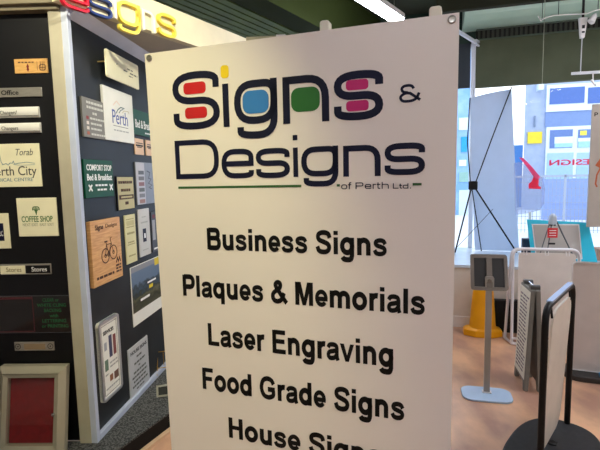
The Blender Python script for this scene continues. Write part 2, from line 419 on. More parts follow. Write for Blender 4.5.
# carpeted platform
M_carpet = mat('speckled_grey_carpet', '5a5a58', .95, col2='1c1d1e', scale=120, lo=.42, hi=.6, bump=.6, bdist=.004)
CPa = at_z(120, 448, PLAT); CPb = at_z(170, 412, PLAT)
dd = (CPb-CPa).normalized(); p0 = CPa-dd*1.2; p1 = CPa+dd*2.6
e1 = B.w(Blen*.8, .05, 0)
poly = [(XL, A.w(XL-A.O.x, .05, 0).y), (XL, p0.y-.02), (p0.x, p0.y), (p1.x, p1.y), (e1.x, e1.y), (B.O.x-.02, B.O.y+.02)]
struct('trim_7', MB().slab(poly, 0.001, PLAT-.012), mat('black_riser', '060607', .6, spec=.2))
struct('trim_8', MB().slab(poly, PLAT-.012, PLAT), M_carpet)
nn = Vector((dd.y, -dd.x, 0))
q0, q1 = p0+nn*.002, p1+nn*.002
struct('trim_9', MB().slab([(q0.x, q0.y), (q0.x+nn.x*.03, q0.y+nn.y*.03), (q1.x+nn.x*.03, q1.y+nn.y*.03), (q1.x, q1.y)], 0, .018), mat('oak_edge_strip', 'c9a888', .5))

# ribbed ceiling cladding above the left side + dark duct
CR = Fr(at_z(200, 20, 3.2), 33.0)
M_rib = mat('olive_ribbed_cladding', '4a5a1c', .8, col2='3a4614', scale=3)
mb = MB(); w0 = -1.3
while w0 < .55:
    mb.box(-1.9, 4.2, -w0-.085, -w0, 3.2, 3.23, bev=.004); w0 += .105
mb.box(-1.9, 4.2, -.56, 1.3, 3.228, 3.25)
struct('trim_10', mb, M_rib, CR)
mb = MB()
DU = Fr(at_z(283, 20, 3.05), 33.0)
mb.prism(rrect(-1.0, 4.0, 3.0, CEIL-.02, .12), -.25, 0.0)
tagit(mb.build('ceiling_duct', mat('dark_olive_duct', '222a0c', .9, spec=.1), fr=DU), 'dark olive boxed duct under the ceiling above the big banner', 'duct')
mb = MB(); 
g0 = FA.w(fu1, 0, 0)
# beige ledge end piece above the banner
LE = Fr(at_z(246, 39, zF1-.05), 95.0)
u1 = LE.uv(276, 36)[0]
t = thing('sign_ledge', 'beige ledge with a white end cap at the end of the fascia', 'ledge', LE, (0, 0, zF1-.12))
MB().box(0, u1, 0, .2, zF1-.10, zF1-.035, bev=.003).build('ledge_board', mat('light_olive_ledge', 'b0ab8e', .5), t)
MB().box(u1, u1+.07, -.005, .2, zF1-.11, zF1-.03, bev=.004).build('end_cap', M_white, t)

# ------------------------------------------------------------------ window wall
M_sky_white = mat('white_window_frame', 'dfe6f2', .4)
wL = -(W.O.x+1.0)/W.u.x*1.0; wR = (XR-W.O.x)/W.u.x+.1
zS = .55
zBb = (W.uv(475, 88)[1]+W.uv(584, 80)[1])/2
zBt = (W.uv(500, 40)[1]+W.uv(600, 32)[1])/2
zRt = (W.uv(500, 28)[1]+W.uv(600, 18)[1])/2
print('blind', zBb, zBt, zRt, 'wL', wL, 'wR', wR)
struct('wall_window_lower', MB().box(wL, wR, .03, .13, -.3, zS), M_wall, W)
struct('wall_window_upper', MB().box(wL, wR, .03, .13, zBt, CEIL), mat('dark_green_paint', '16352b', .6), W)
win = struct('window_1', MB().box(wL, wR, .02, .1, zS, zS+.05).box(wL, wR, .04, .1, zBt-.05, zBt+.02), M_sky_white, W)
MB().box(wL, wR, .065, .071, zS, zBt).build('glass_pane', glass_mat('window_glass', 'fdfeff', .003), win)
u0, u1 = W.uv(470.7, 90)[0], W.uv(474.9, 90)[0]
MB().box(u0, u1, -.04, .06, zS, zBt+.03, bev=.004).build('window_post', M_sky_white, win)
# header bar that leaves the post towards the room
a = at_z(475, 47, W.uv(475, 47)[1]); d = Vector((-math.sin(R(40)), -math.cos(R(40)), 0))
HB = Fr(W.w(u1, -.04, 0), 40.0)
zh = W.uv(473, 46)[1]
struct('trim_11', MB().box(-.62, -.06, -.03, .0, zh-.005, zh+.03, bev=.004).box(-.07, .05, -.03, -.01, zh+.02, zh+.045).box(-.07, .03, -.03, -.01, zh-.02, zh-.0), M_sky_white, HB)
# olive blind, ribbed band, cove
M_blind = mat('olive_roller_blind', '59604a', .8, col2='4d543e', scale=2)
M_blindd = mat('slate_glazing_film', '25303a', .5)
x1b = W.uv(475.5, 60)[0]
bl = thing('roller_blind', 'wide dark olive roller blind covering the top of the shop window', 'blind', W, (x1b, -.02, zBb))
MB().box(x1b, wR-.02, -.016, -.01, zBb, zBt+.02).build('blind_fabric', M_blind, bl)
MB().box(x1b, wR-.02, -.02, -.006, zBb-.012, zBb+.006, bev=.003).build('bottom_rail', mat('olive_rail', '59604a', .5), bl)
x0b = W.uv(452, 60)[0]
o = MB().box(x0b, u0-.01, -.016, -.01, zBb, zBt).build('roller_blind', M_blindd, fr=W)
tagit(o, 'narrow dark slate blind left of the white window post', 'blind')
mb = MB(); mb.box(x1b, wR, -.02, .03, zBt+.02, zRt)
M_rb = mat('ribbed_grille_bars', '35382f', .7)
M_rbk = mat('ribbed_grille_back', '0e0f0c', .8)
gr = thing('ventilation_grille', 'long dark ribbed grille band between the blind and the green cove', 'grille', W, (x1b, -.03, zBt+.02))
mb.build('grille_back', M_rbk, gr)
mb = MB(); x = x1b+.02
while x < wR-.05:
    mb.box(x, x+.025, -.036, -.021, zBt+.035, zRt-.015); x += .05
mb.build('grille_slats', M_rb, gr)
MB().box(x1b, wR, -.042, -.02, zBt+.018, zBt+.032).box(x1b, wR, -.042, -.02, zRt-.012, zRt+.004).build('grille_rail', mat('grey_green_rail', '4a5a4a', .5), gr)
M_cove = mat('pale_green_cove', 'b9d0be', .35, col2='a9c3b0', scale=1.5)
prof = [(0, zRt), (-.12, zRt+.005), (-.28, zRt+.02), (-.42, zRt+.05), (-.5, zRt+.09), (-.52, CEIL-.0)]
xa, xb = W.uv(462, 30)[0], wR
vs = []; 
for y, z in prof: vs += [(xa, y, z), (xb, y, z)]
vs += [(xa, .03, CEIL), (xb, .03, CEIL), (xa, .03, zRt), (xb, .03, zRt)]
n = len(vs)//2
fs = [(2*i, 2*i+1, 2*((i+1) % n)+1, 2*((i+1) % n)) for i in range(n)]+[[2*i for i in range(n)], [2*i+1 for i in range(n)][::-1]]
struct('trim_12', MB().raw(vs, fs), M_cove, W)
struct('trim_13', MB().box(xa-.3, xb, -.60, -.52, zRt+.055, CEIL-.001, bev=.01), M_ceil, W)

# raised display platform under the window
M_plat = mat('white_display_board', 'd9d2c8', .5)
zP = PF.uv(466, 264.7)[1]
print('zP', zP)
pl0, pl1 = -1.6, (XR-PF.O.x)/PF.u.x-.6
depthP = (W.O-PF.O).dot(PF.back)
t = thing('display_platform', 'long raised white display platform running along under the shop window', 'platform', PF, (pl0, 0, 0))
MB().box(pl0, pl1, 0.0, .03, .0, zP-.03).box(pl0, pl1, .03, depthP-.01, zP-.05, zP-.03).build('front_board', M_plat, t)
MB().box(pl0, pl1, -.015, depthP-.005, zP-.03, zP, bev=.003).build('platform_top', mat('pale_blue_laminate', 'cfe0f0', .25), t)
MB().box(pl0, pl1, -.012, -.0005, 0.001, .10, bev=.003).box(pl0, pl1, -.016, -.0005, .10, .115, bev=.003).build('skirting', M_white, t)

# ------------------------------------------------------------------ the big banner
def bq(x0, y0, x1, y1, off=.003):
    """box measured on the banner: left/right/bottom/top"""
    l = BN.uv(x0, (y0+y1)/2, off)[0]; r = BN.uv(x1, (y0+y1)/2, off)[0]
    return l, r, BN.uv((x0+x1)/2, y1, off)[1], BN.uv((x0+x1)/2, y0, off)[1]
cTL, cBL, cTR, cBR = BN.uv(144.6, 54), BN.uv(171.6, 450), BN.uv(459.5, 12.3), BN.uv(450.5, 450)
bl0, br0 = cTL[0], cTR[0]; bt = (cTL[1]+cTR[1])/2
edge_l = lambda z: cTL[0]+(cBL[0]-cTL[0])*(cTL[1]-z)/(cTL[1]-cBL[1])
edge_r = lambda z: cTR[0]+(cBR[0]-cTR[0])*(cTR[1]-z)/(cTR[1]-cBR[1])
top_z = lambda f: cTL[1]+(cTR[1]-cTL[1])*f
print('banner', bl0, br0, bt, BN.uv(147, 58), BN.uv(172, 450), BN.uv(459, 12), BN.uv(450, 450))
M_ban = mat('banner_vinyl', 'ece3dc', .42, col2='e8dfd8', scale=2)
t = thing('signage_banner', 'tall white banner advertising a sign shop, standing in the foreground', 'banner', BN, ((bl0+br0)/2, 0, 0))
# the sheet: a very slightly waved panel with true thickness
mb = MB(); nx, nz = 24, 20; zb = .12; vs = []; 
for s_ in (0, 1):
    for j in range(nz+1):
        for i in range(nx+1):
            z = zb+(top_z(i/nx)-zb)*j/nz; x = edge_l(z)+(edge_r(z)-edge_l(z))*i/nx
            y = .0002*math.sin(i/nx*9+j*.2) + (.0012 if s_ else 0)
            vs.append((x, y, z))
S_ = (nx+1)*(nz+1); fs = []
for j in range(nz):
    for i in range(nx):
        q = j*(nx+1)+i; fs.append((q, q+1, q+nx+2, q+nx+1)); fs.append((S_+q, S_+q+nx+1, S_+q+nx+2, S_+q+1))
for i in range(nx):
    fs.append((i, i+1, S_+i+1, S_+i)); q = nz*(nx+1)+i; fs.append((q, q+1, S_+q+1, S_+q))
for j in range(nz):
    q = j*(nx+1); fs.append((q, q+nx+1, S_+q+nx+1, S_+q)); q += nx; fs.append((q, q+nx+1, S_+q+nx+1, S_+q))
mb.raw(vs, fs).build('banner_sheet', M_ban, t, smooth=True)
Y0, Y1 = -.0014, -.0002
px = .0024
wS = (bq(248/4+160, 84, 275/4+160, 127)); wS = (wS[1]-wS[0])*.92
D1 = [('S', 172.5, 71, 218.9, 129.3), ('g', 233.7, 79.5, 276.9, 123.7), ('n', 282.5, 74.8, 328.8, 122.5), ('s', 333.7, 70.3, 383, 120)]
for ch, x0, y0, x1, y1 in D1:
    mb = MB(); l, r, b_, t_ = bq(x0, y0, x1, y1)
    put_glyph(mb, ch, (l, r, b_, t_), wS, Y0, Y1); mb.build('logo_letter', M_navy, t)
mb = MB(); l, r, b_, t_ = bq(222.6, 83.5, 228.4, 126.8); mb.box(l, r, Y0, Y1, b_, t_).build('logo_letter', M_navy, t)
def blob(x0, y0, x1, y1, col, nm):
    l, r, b_, t_ = bq(x0, y0, x1, y1); MB().prism(rrect(l, r, b_, t_, min(r-l, t_-b_)*.34), Y0, Y1).build('logo_colour_shape', mat('vinyl_'+nm, col, .45), t, label=nm+' rounded shape inside the logo')
blob(220.3, 65, 228.2, 78, 'f2cf17', 'yellow')
blob(183, 82, 205.2, 93.7, 'c4161c', 'red'); blob(184.7, 107, 206.6, 118.2, 'c4161c', 'red')
blob(242.3, 90, 268.3, 113.2, '2f7cc4', 'blue')
blob(290.8, 87, 319.5, 111.3, '1d6a24', 'green')
blob(345.7, 79.3, 368.2, 89.7, 'c4146c', 'magenta'); blob(346, 100.3, 368.5, 110.8, 'c4146c', 'magenta')
mb = MB(); l, r, b_, t_ = bq(398.7, 84.5, 419.5, 101.7); put_glyph(mb, '&', (l, r, b_, t_), wS*.33, Y0, Y1); mb.build('ampersand', M_navy, t)
wD = wS*.76
for ch, x0, y0, x1, y1 in [('D', 175, 139.6, 218.3, 178.8), ('e', 221.2, 148.8, 253.2, 178.4), ('s', 255.7, 148, 289.4, 178), ('g', 301, 146.2, 338, 176.4), ('n', 343, 145, 380.5, 176.4), ('s', 384.5, 142.7, 425, 175)]:
    mb = MB(); l, r, b_, t_ = bq(x0, y0, x1, y1); put_glyph(mb, ch, (l, r, b_, t_), wD, Y0, Y1); mb.build('logo_letter', M_navy, t)
mb = MB(); l, r, b_, t_ = bq(293, 147.5, 297.6, 176.9); mb.box(l, r, Y0, Y1, b_, t_); l, r, b_, t_ = bq(292.5, 135, 297, 140.2); mb.box(l, r, Y0, Y1, b_, t_); mb.build('logo_letter', M_navy, t)
M_green = mat('green_vinyl', '2c5a2c', .45)
_, _, gz, _ = bq(178, 185, 301, 187.9); _, _, _, gz1 = bq(178, 185.7, 301, 187.9)
ll = BN.uv(178, 187, .003)[0]; lr = BN.uv(301, 186, .003)[0]
l1, r1 = BN.uv(336.6, 185, .003)[0], BN.uv(339.6, 185, .003)[0]; l2, r2 = BN.uv(412.5, 185, .003)[0], BN.uv(421.5, 185, .003)[0]
for a, b in ((ll, lr), (l1, r1), (l2, r2)): MB().box(a, b, Y0, Y1, gz, gz1).build('underline', M_green, t)
mb = MB(); l, r, b_, t_ = bq(341, 182.2, 412, 188.9); k = (r-l)/71.0; cap = (t_-b_); xh = cap*.74; ws = cap*.14
# of Perth Ltd. in pixel widths
for ch, a0, a1, big in [('o', 0, 6.3, 0), ('f', 7, 11, 0), ('P', 15, 23, 1), ('e', 24.5, 31, 0), ('r', 32.5, 36, 0), ('t', 36.6, 40, 0), ('h', 41.5, 48.5, 0), ('L', 52.5, 58, 2), ('t', 58.6, 61.5, 3), ('d', 62, 67.5, 3), ('.', 69, 70, 3)]:
    top = {0: xh, 1: cap, 2: cap*.8, 3: cap*.56}[big]
    put_glyph(mb, ch, (l+a0*k, l+a1*k, b_, b_+top), ws, Y0, Y1)
mb.build('company_line', M_navy, t)
def bline(s, x0, yb0, x1, yb1, ytop, off=.034):
    l, z0 = BN.uv(x0, yb0, .003); r, z1 = BN.uv(x1, yb1, .003); z = (z0+z1)/2; cap = BN.uv(x0, ytop, .003)[1]-z0
    print(s, l, r, z0, z1, cap)
    mb = MB(); bold_line(mb, s, l, r, z, cap, Y0, Y1); mb.build('service_line', M_ink, t); return l, r, z, cap
bline('Business Signs', 207.5, 249, 386, 256.8, 227.9)
bline('Plaques & Memorials', 183.3, 295.6, 424, 315.3, 274.8)
bline('Laser Engraving', 208.6, 346.7, 393, 365.8, 325)
bline('Food Grade Signs', 203, 389.9, 403.5, 420, 369)
bline('House Signs', 229.3, 439.5, 381, 466, 419.5)
for x, y, in ((149, 58), (452, 19.3)):
    u, v = BN.uv(x, y, .003); mb = MB(); mb.lathe([(.0045, -.0045), (.0075, -.005), (.0095, -.0035), (.0095, -.001), (.0045, -.001)], cx=u, cz=v, n=20, axis='y'); ey = mb.build('eyelet', M_steel, t, smooth=True)
    MB().lathe([(.0042, -.0025), (.0042, -.001)], cx=u, cz=v, n=16, axis='y').build('eyelet_hole', M_blk, ey)
# stand behind it, with two ivory hooks over the top
for x0, x1, yt in ((321, 330.3, 22.3), (429.5, 442, 8.5)):
    ua, va = BN.uv(x0, yt, -.02); ub, _ = BN.uv(x1, yt, -.02); cx = (ua+ub)/2; hw = (ub-ua)/2
    MB().prism(rrect(cx-hw, cx+hw, va-.09, va, hw*.55), .006, .034).build('top_clip', M_knob, t, bevel=.003)
    MB().tube([(cx, .022, .03), (cx, .022, va-.03)], .011, 12).build('stand_pole', M_white, t, smooth=True)
    MB().tube([(cx, -.22, .02), (cx, .28, .02)], .014, 12).build('foot_bar', M_white, t, smooth=True)

# ------------------------------------------------------------------ wall signs
def sign(fr, quad, label, cat='sign', name='wall_sign', th=.008, m_=None, back=0.0, rad=.002, group=None):
    off = th-back
    u0, u1, v0, v1 = fr.quad(*quad, off=off)
    t = thing(name, label, cat, fr, ((u0+u1)/2, back, v0), group)
    MB().box(u0, u1, -off, back, v0, v1, bev=rad).build('panel', m_, t)
    return t, u0, u1, v0, v1, -off
GA = 'sample signs on the black front display wall'; GB = 'sample signs on the charcoal side display wall'
def R4(x0, y0, x1, y1): return ((x0, y0), (x1, y0), (x1, y1), (x0, y1))
def tx(t, m_, s, fx0, fx1, fz, fcap, box, y, off=.0, shear=0, nm='lettering'):
    u0, u1, v0, v1 = box; mb = MB(); text(mb, s, u0+(u1-u0)*fx0, u0+(u1-u0)*fx1, v0+(v1-v0)*fz, (v1-v0)*fcap, y-.0009, y+.0004, off=off, shear=shear)
    return mb.build(nm, m_, t)
def rc(t, m_, fx0, fx1, fz0, fz1, box, y, nm='print', r=0, th=.0009):
    u0, u1, v0, v1 = box; a, b, c, d = u0+(u1-u0)*fx0, u0+(u1-u0)*fx1, v0+(v1-v0)*fz0, v0+(v1-v0)*fz1
    mb = MB()
    if r: mb.prism(rrect(a, b, c, d, r*min(b-a, d-c)), y-th, y+.0004)
    else: mb.box(a, b, y-th, y+.0004, c, d)
    return mb.build(nm, m_, t)
def lines(t, m_, rows, box, y, nm='text_row', words=3):
    u0, u1, v0, v1 = box
    for fx0, fx1, fz0, fz1 in rows:
        x = fx0; mb = MB()
        while x < fx1-.01:
            w_ = random.uniform(.06, .13); w_ = min(w_, fx1-x)
            mb.box(u0+(u1-u0)*x, u0+(u1-u0)*(x+w_), y-.0009, y+.0004, v0+(v1-v0)*fz0, v0+(v1-v0)*fz1); x += w_+.025
        mb.build(nm, m_, t)
M_cream = mat('cream_sign_board', 'ded9b6', .45)
M_creamw = mat('white_sign_board', 'e6e6da', .45)
M_grn = mat('bottle_green_board', '07492f', .45, spec=.25)
M_oak = mat('bamboo_wood', 'dcaa6c', .5, col2='bd8850', scale=6, stretch=(2, 2, 18), lo=.3, hi=.7)
M_burn = mat('burnt_engraving', '4a2c16', .7)
M_gold = mat('gold_plate', 'c6ae6c', .35, .6)
M_greyink = mat('grey_ink', '55564f', .6)
M_wh = mat('white_vinyl', 'eeeeea', .5)
M_silv = mat('silver_plate', 'b9b6ab', .32, .75, col2='a5a298', scale=40, stretch=(1, 1, 20))
M_blueink = mat('blue_ink', '3a4f94', .5)

# --- wall A
t, *bx, y = sign(A, R4(14.3, 58.7, 47.8, 73.2), 'small wooden plaque with a red mark and burnt crest on the black wall', m_=mat('honey_wood', 'cca05e', .45, col2='b88c4c', scale=10, stretch=(2, 2, 14)), group=GA)
lines(t, M_burn, [(.12, .6, .72, .8)], bx, y); 
u0, u1, v0, v1 = bx; cu, cv = u0+(u1-u0)*.4, v0+(v1-v0)*.38; s = (v1-v0)
MB().prism([(cu, cv-s*.28), (cu+s*.09, cv-s*.1), (cu+s*.05, cv), (cu+s*.1, cv+s*.1), (cu, cv+s*.28), (cu-s*.1, cv+s*.08), (cu-s*.05, cv), (cu-s*.09, cv-s*.12)], y-.001, y).build('red_emblem', mat('dark_red_print', '6a1418', .5), t)
mb = MB(); cu = u0+(u1-u0)*.84
mb.stroke(rp([(cu-s*.2, cv-s*.2, .01), (cu+s*.2, cv-s*.2, .01), (cu+s*.22, cv+s*.2, .01), (cu-s*.22, cv+s*.2, .01)], closed=True), s*.05, y-.001, y, True)
for k in (-1, 0, 1): mb.stroke([(cu+k*s*.1, cv-s*.22), (cu+k*s*.14, cv+s*.42)], s*.04, y-.001, y)
mb.stroke([(cu-s*.2, cv), (cu+s*.2, cv)], s*.04, y-.001, y); mb.build('crest', M_burn, t)
rc(t, M_burn, .68, .69, .2, .8, bx, y)

t, *bx, y = sign(A, R4(-12, 87.6, 41.6, 97), 'flat silver office nameplate on the black wall', m_=M_silv, group=GA)
tx(t, M_ink, 'Office', .245, .57, .25, .48, bx, y, off=.01)
def slide(q, label, word, fx0, fx1):
    u0, u1, v0, v1 = A.quad(*q, off=.012)
    t = thing('sliding_sign', label, 'sign', A, ((u0+u1)/2, 0, v0), GA)
    h = v1-v0
    prof = [(0, v0), (-.008, v0), (-.012, v0+h*.12)] + [(-.012-.004*math.sin(math.pi*k/6), v0+h*(.12+.76*k/6)) for k in range(1, 6)]+[(-.012, v0+h*.88), (-.008, v1), (0, v1)]
    n = len(prof); vs = [(u0, y_, z_) for y_, z_ in prof]+[(u1, y_, z_) for y_, z_ in prof]
    MB().raw(vs, [list(range(n)), list(range(2*n-1, n-1, -1))]+[(i, (i+1) % n, n+(i+1) % n, n+i) for i in range(n)]).build('curved_face', mat('satin_aluminium', 'dddcd4', .35, .15), t)
    tx(t, M_greyink, word, fx0, fx1, .3, .36, (u0, u1, v0, v1), -.0165)
    MB().box(u0, u1, -.0155, -.012, v0+h*.14, v0+h*.18).build('slot_line', M_greyink, t)
slide(R4(-12, 107, 38.6, 117.6), 'upper of two curved silver sliding signs on the black wall', 'Changers!', .25, .58)
slide(R4(-12, 123, 40.2, 133), 'lower of two curved silver sliding signs on the black wall', 'Changers', .27, .59)
t, *bx, y = sign(A, ((-14, 144.5), (38.7, 143), (42, 186.3), (-12, 187.6)), 'cream medical centre sign reading Perth City on the black wall', m_=M_cream, group=GA)
tx(t, M_greyink, 'Torab', .56, .88, .73, .15, bx, y, shear=.3)
tx(t, mat('charcoal_ink', '3a3c3a', .5), 'Perth City', -.0+.06, .92, .27, .21, bx, y)
tx(t, mat('slate_ink', '5f7f8a', .5), 'MEDICAL CENTRE', .06, .84, .13, .08, bx, y)
u0, u1, v0, v1 = bx; f = lambda p, q: (u0+(u1-u0)*p, v0+(v1-v0)*q); mb = MB()
mb.stroke([f(.1, .5), f(.22, .5), f(.24, .62), f(.255, .8), f(.27, .6), f(.3, .52), f(.36, .55), f(.4, .51), f(.44, .56), f(.48, .55), f(.5, .6), f(.52, .53), f(.6, .55), f(.75, .57), f(.9, .54)], .0025, y-.001, y)
mb.stroke([f(.5, .52), f(.65, .5), f(.9, .51)], .0018, y-.001, y); mb.build('skyline_drawing', mat('teal_ink', '4f7f90', .5), t)
t, *bx, y = sign(A, ((16, 198), (56, 197.8), (58.7, 236.1), (19, 236.5)), 'square cream coffee shop sign with a small green tree', m_=M_cream, group=GA)
M_olv = mat('olive_green_ink', '3f6a34', .5)
tx(t, M_olv, 'COFFEE SHOP', .1, .88, .38, .15, bx, y, off=.012); tx(t, mat('faded_ink', '8f9074', .6), 'NEXT EXIT  EAST EXIT', .12, .9, .27, .075, bx, y)
u0, u1, v0, v1 = bx; cu, cv, s = u0+(u1-u0)*.48, v0+(v1-v0)*.66, v1-v0; mb = MB()
for k in range(-3, 4): mb.stroke([(cu, cv-s*.1), (cu+k*s*.008, cv), (cu+k*s*.028, cv+s*.1-abs(k)*s*.012)], s*.012, y-.001, y)
mb.stroke(rp([(cu-s*.09, cv+s*.02, 0), (cu-s*.08, cv+s*.11, s*.05), (cu+s*.08, cv+s*.11, s*.05), (cu+s*.09, cv+s*.02, 0)]), s*.022, y-.001, y); mb.build('tree_emblem', M_olv, t)
t, *bx, y = sign(A, ((-12, 213.6), (7.6, 213.3), (10.7, 248.3), (-8, 248.8)), 'cream sign with a navy square cut off by the left picture edge', m_=M_cream, group=GA)
rc(t, M_navy, .2, .72, .22, .72, bx, y, 'navy_square'); tx(t, M_wh, 'ac', .42, .68, .36, .22, bx, y, off=.02)
# stores holder
t, *bx, y = sign(A, R4(.3, 264, 51, 274.6), 'slim stores sign, half cream and half black, in a silver rail', m_=M_silv, group=GA)
rc(t, M_cream, .0, .49, .08, .86, bx, y, 'cream_insert'); rc(t, M_blk, .5, .985, .12, .86, bx, y, 'black_insert')
tx(t, mat('bronze_ink', '7a6c44', .6), 'Stores', .12, .42, .28, .42, bx, y-.0009); tx(t, M_wh, 'Stores', .62, .92, .28, .42, bx, y-.0009)
# dark acrylic
t, *bx, y = sign(A, ((-14, 296), (70.3, 294.7), (73, 332.2), (-12, 334.2)), 'large glossy black acrylic sign with dim green lettering', th=.006, m_=mat('black_acrylic', '0b0c10', .06, spec=.7), group=GA)
M_dg = mat('dark_green_print', '1a5a30', .5)
for i, (s_, a, b) in enumerate([('CLEAR or', .67, .86), ('WHITE CLING', .6, .94), ('BACKING', .68, .88), ('with', .74, .84), ('LETTERING', .65, .93), ('or PRINTING', .64, .95)]):
    tx(t, M_dg, s_, a, b, .83-i*.137, .085, bx, y, off=.012)
rc(t, mat('dark_red_line', '4a1a20', .4), .545, .555, .03, .97, bx, y, 'red_border'); rc(t, mat('dark_red_line', '4a1a20', .4), .0, .545, .03, .06, bx, y, 'red_border')
rc(t, mat('dark_red_line', '4a1a20', .4), .0, .545, .9, .95, bx, y, 'red_border')
rc(t, mat('grey_edge_print', '3a3d42', .4), .0, 1, .975, .995, bx, y, 'edge_line'); rc(t, mat('grey_edge_print', '3a3d42', .4), .0, 1, .005, .02, bx, y, 'edge_line')
# small brass name plate
t, *bx, y = sign(A, ((14, 342.6), (53.6, 341.5), (54.4, 350.2), (14.8, 351.2)), 'small blank silver nameplate with dark corner marks above the notice case', m_=M_silv, group=GA)
rc(t, mat('faded_brass', 'a08c6e', .45, .4), .25, .78, .15, .8, bx, y, 'brass_insert')
for a in (.04, .86): 
    mb = MB(); u0, u1, v0, v1 = bx; cu = u0+(u1-u0)*(a+.05); cv = (v0+v1)/2; r_ = (v1-v0)*.3
    mb.stroke([(cu+r_*math.cos(q*.7), cv+r_*math.sin(q*.7)) for q in range(9)], r_*.3, y-.001, y, True); mb.box(cu-r_*.3, cu+r_*.3, y-.001, y, cv-r_*.3, cv+r_*.3); mb.build('corner_mark', M_greyink, t)
# notice case
M_case = mat('champagne_frame', 'aca690', .32, .35)
q = ((3, 369), (67.5, 367), (68.5, 452), (2, 454))
NC = Fr(at_z(35, 455, PLAT), 91.5)
u0, u1 = NC.uv(-5.7, 455, .02)[0], NC.uv(62.3, 455, .02)[0]; zt = NC.uv(35, 367.8, -.06)[1]
LK = .19
def ln(mb):
    for v in mb.bm.verts: v.co.y += (v.co.z-zb_)*LK
    return mb
zb_ = PLAT+.001
t = thing('notice_case', 'glazed notice case with red felt in a champagne metal frame standing on the carpet', 'notice case', NC, ((u0+u1)/2, 0, zb_))
def mitre(a, b, c, d, w_, y0, y1, yo):
    P = [(a, c), (b, c), (b, d), (a, d)]; Q = [(a+w_, c+w_), (b-w_, c+w_), (b-w_, d-w_), (a+w_, d-w_)]
    vs = [(x, yo, z) for x, z in P]+[(x, y0, z) for x, z in Q]+[(x, y1, z) for x, z in P]+[(x, y1, z) for x, z in Q]
    fs = []
    for i in range(4):
        j = (i+1) % 4; fs += [(i, j, 4+j, 4+i), (8+j, 8+i, 12+i, 12+j), (i, 8+i, 8+j, j), (4+j, 12+j, 12+i, 4+i)]
    return MB().raw(vs, fs)
ln(mitre(u0, u1, zb_, zt, .029, -.03, .03, -.004)).build('outer_frame', M_case, t, bevel=.001)
dr = ln(mitre(u0+.031, u1-.031, zb_+.031, zt-.031, .024, -.020, .01, -.026)).build('door_frame', M_case, t, bevel=.001)
ln(MB().box(u0+.02, u1-.02, .012, .02, zb_+.02, zt-.02)).build('felt_back', mat('red_felt', '90101a', .9, col2='7c0c14', scale=40, bump=.2), t)
ln(MB().box(u0+.06, u1-.06, -.012, -.009, zb_+.06, zt-.06)).build('glass', glass_mat('case_glass', 'f2f6f4', .03), dr)
ln(MB().lathe([(.006, -.036), (.008, -.034), (.008, -.024)], cx=u1-.052, cz=(zb_+zt)/2-.01, n=14, axis='y')).build('lock', M_chrome, dr, smooth=True)

# --- wall B : measured off the surface (panel face at +.012)
BP = Fr(B.w(0, .012, 0), 5.3)
def sB(q, label, **k): return sign(BP, q, label, group=GB, **k)
u0, u1, v0, v1 = BP.quad((105, 48), (138, 66), (138.6, 89.5), (107, 76.5), off=.06)
t = thing('wall_sign', 'cream rounded sign held off the side wall on metal pins near the fascia', 'sign', BP, ((u0+u1)/2, 0, v0), GB)
MB().prism(rrect(u0, u1, v0, v1, .012), -.062, -.052).build('panel', M_cream, t)
for uu_, vv_ in ((u0+.02, (v0+v1)/2+.01), (u1-.02, (v0+v1)/2)): MB().tube([(uu_, -.055, vv_), (uu_, 0, vv_)], .004, 8).build('standoff_pin', M_gold, t)
lines(t, M_greyink, [(.62, .8, .62, .66), (.5, .62, .5, .54), (.7, .95, .48, .53), (.66, .78, .36, .4)], (u0, u1, v0, v1), -.062)
MB().lathe([(.004, -.0635), (.004, -.062)], cx=u0+(u1-u0)*.3, cz=v0+(v1-v0)*.62, n=10, axis='y').build('screw', M_burn, t)

t, *bx, y = sB(((81.6, 96.8), (104, 102), (106.2, 139.6), (84.3, 137)), 'grey slate plaque with pale text rows, partly behind the white Perth sign', m_=mat('grey_plaque', '7a7870', .5), th=.013)
lines(t, mat('pale_print', 'c8c8bc', .5), [(.18, .9, .86, .92), (.18, .92, .74, .8), (.42, .62, .6, .66), (.3, .95, .47, .52), (.32, .85, .34, .39), (.32, .8, .21, .26), (.32, .95, .07, .12)], bx, y)
for i, c_ in enumerate(('8a2a2a', 'd8cfc0', 'd8cfc0', 'b0583a')): rc(t, mat('plaque_icon_'+c_, c_, .5), .14, .24, .46-i*.13, .54-i*.13, bx, y, 'icon')
t, *bx, y = sB(((102.2, 84.4), (131.7, 95.6), (135, 143.6), (106, 140)), 'white sign with blue Perth lettering and curved strokes above', m_=M_creamw, th=.016)
tx(t, M_blueink, 'Perth', .25, .78, .34, .26, bx, y, off=.0)
rc(t, mat('grey_ink', '55564f'), .27, .78, .29, .3, bx, y, 'rule'); lines(t, mat('pale_grey_ink', 'a9aca4', .6), [(.28, .8, .2, .225)], bx, y)
u0, u1, v0, v1 = bx; f = lambda p, q: (u0+(u1-u0)*p, v0+(v1-v0)*q); mb = MB()
mb.stroke([f(.38, .54), f(.45, .62), f(.55, .68), f(.68, .68)], .006, y-.001, y); mb.stroke([f(.48, .56), f(.54, .62), f(.64, .66)], .005, y-.001, y); mb.build('swoosh', mat('deep_green_ink', '2f5a5a', .5), t)
MB().stroke([f(.6, .58), f(.66, .63), f(.82, .64), f(.84, .6)], .003, y-.001, y).build('swoosh', mat('gold_ink', 'b8a86c', .5), t)
MB().stroke([f(.3, .68), f(.42, .78), f(.52, .72)], .006, y-.001, y).build('swoosh', mat('faint_pink_ink', 'ead2bc', .5), t)
t, *bx, y = sB(((132.6, 107.8), (151, 115), (152, 138), (133.8, 134)), 'dark green bed and breakfast sign between the Perth sign and the banner', m_=M_grn, th=.012)
tx(t, M_wh, 'Bed & Breakf', .1, 1-.02, .3, .32, bx, y, off=.01); lines(t, M_wh, [(.6, .95, .1, .16)], bx, y)
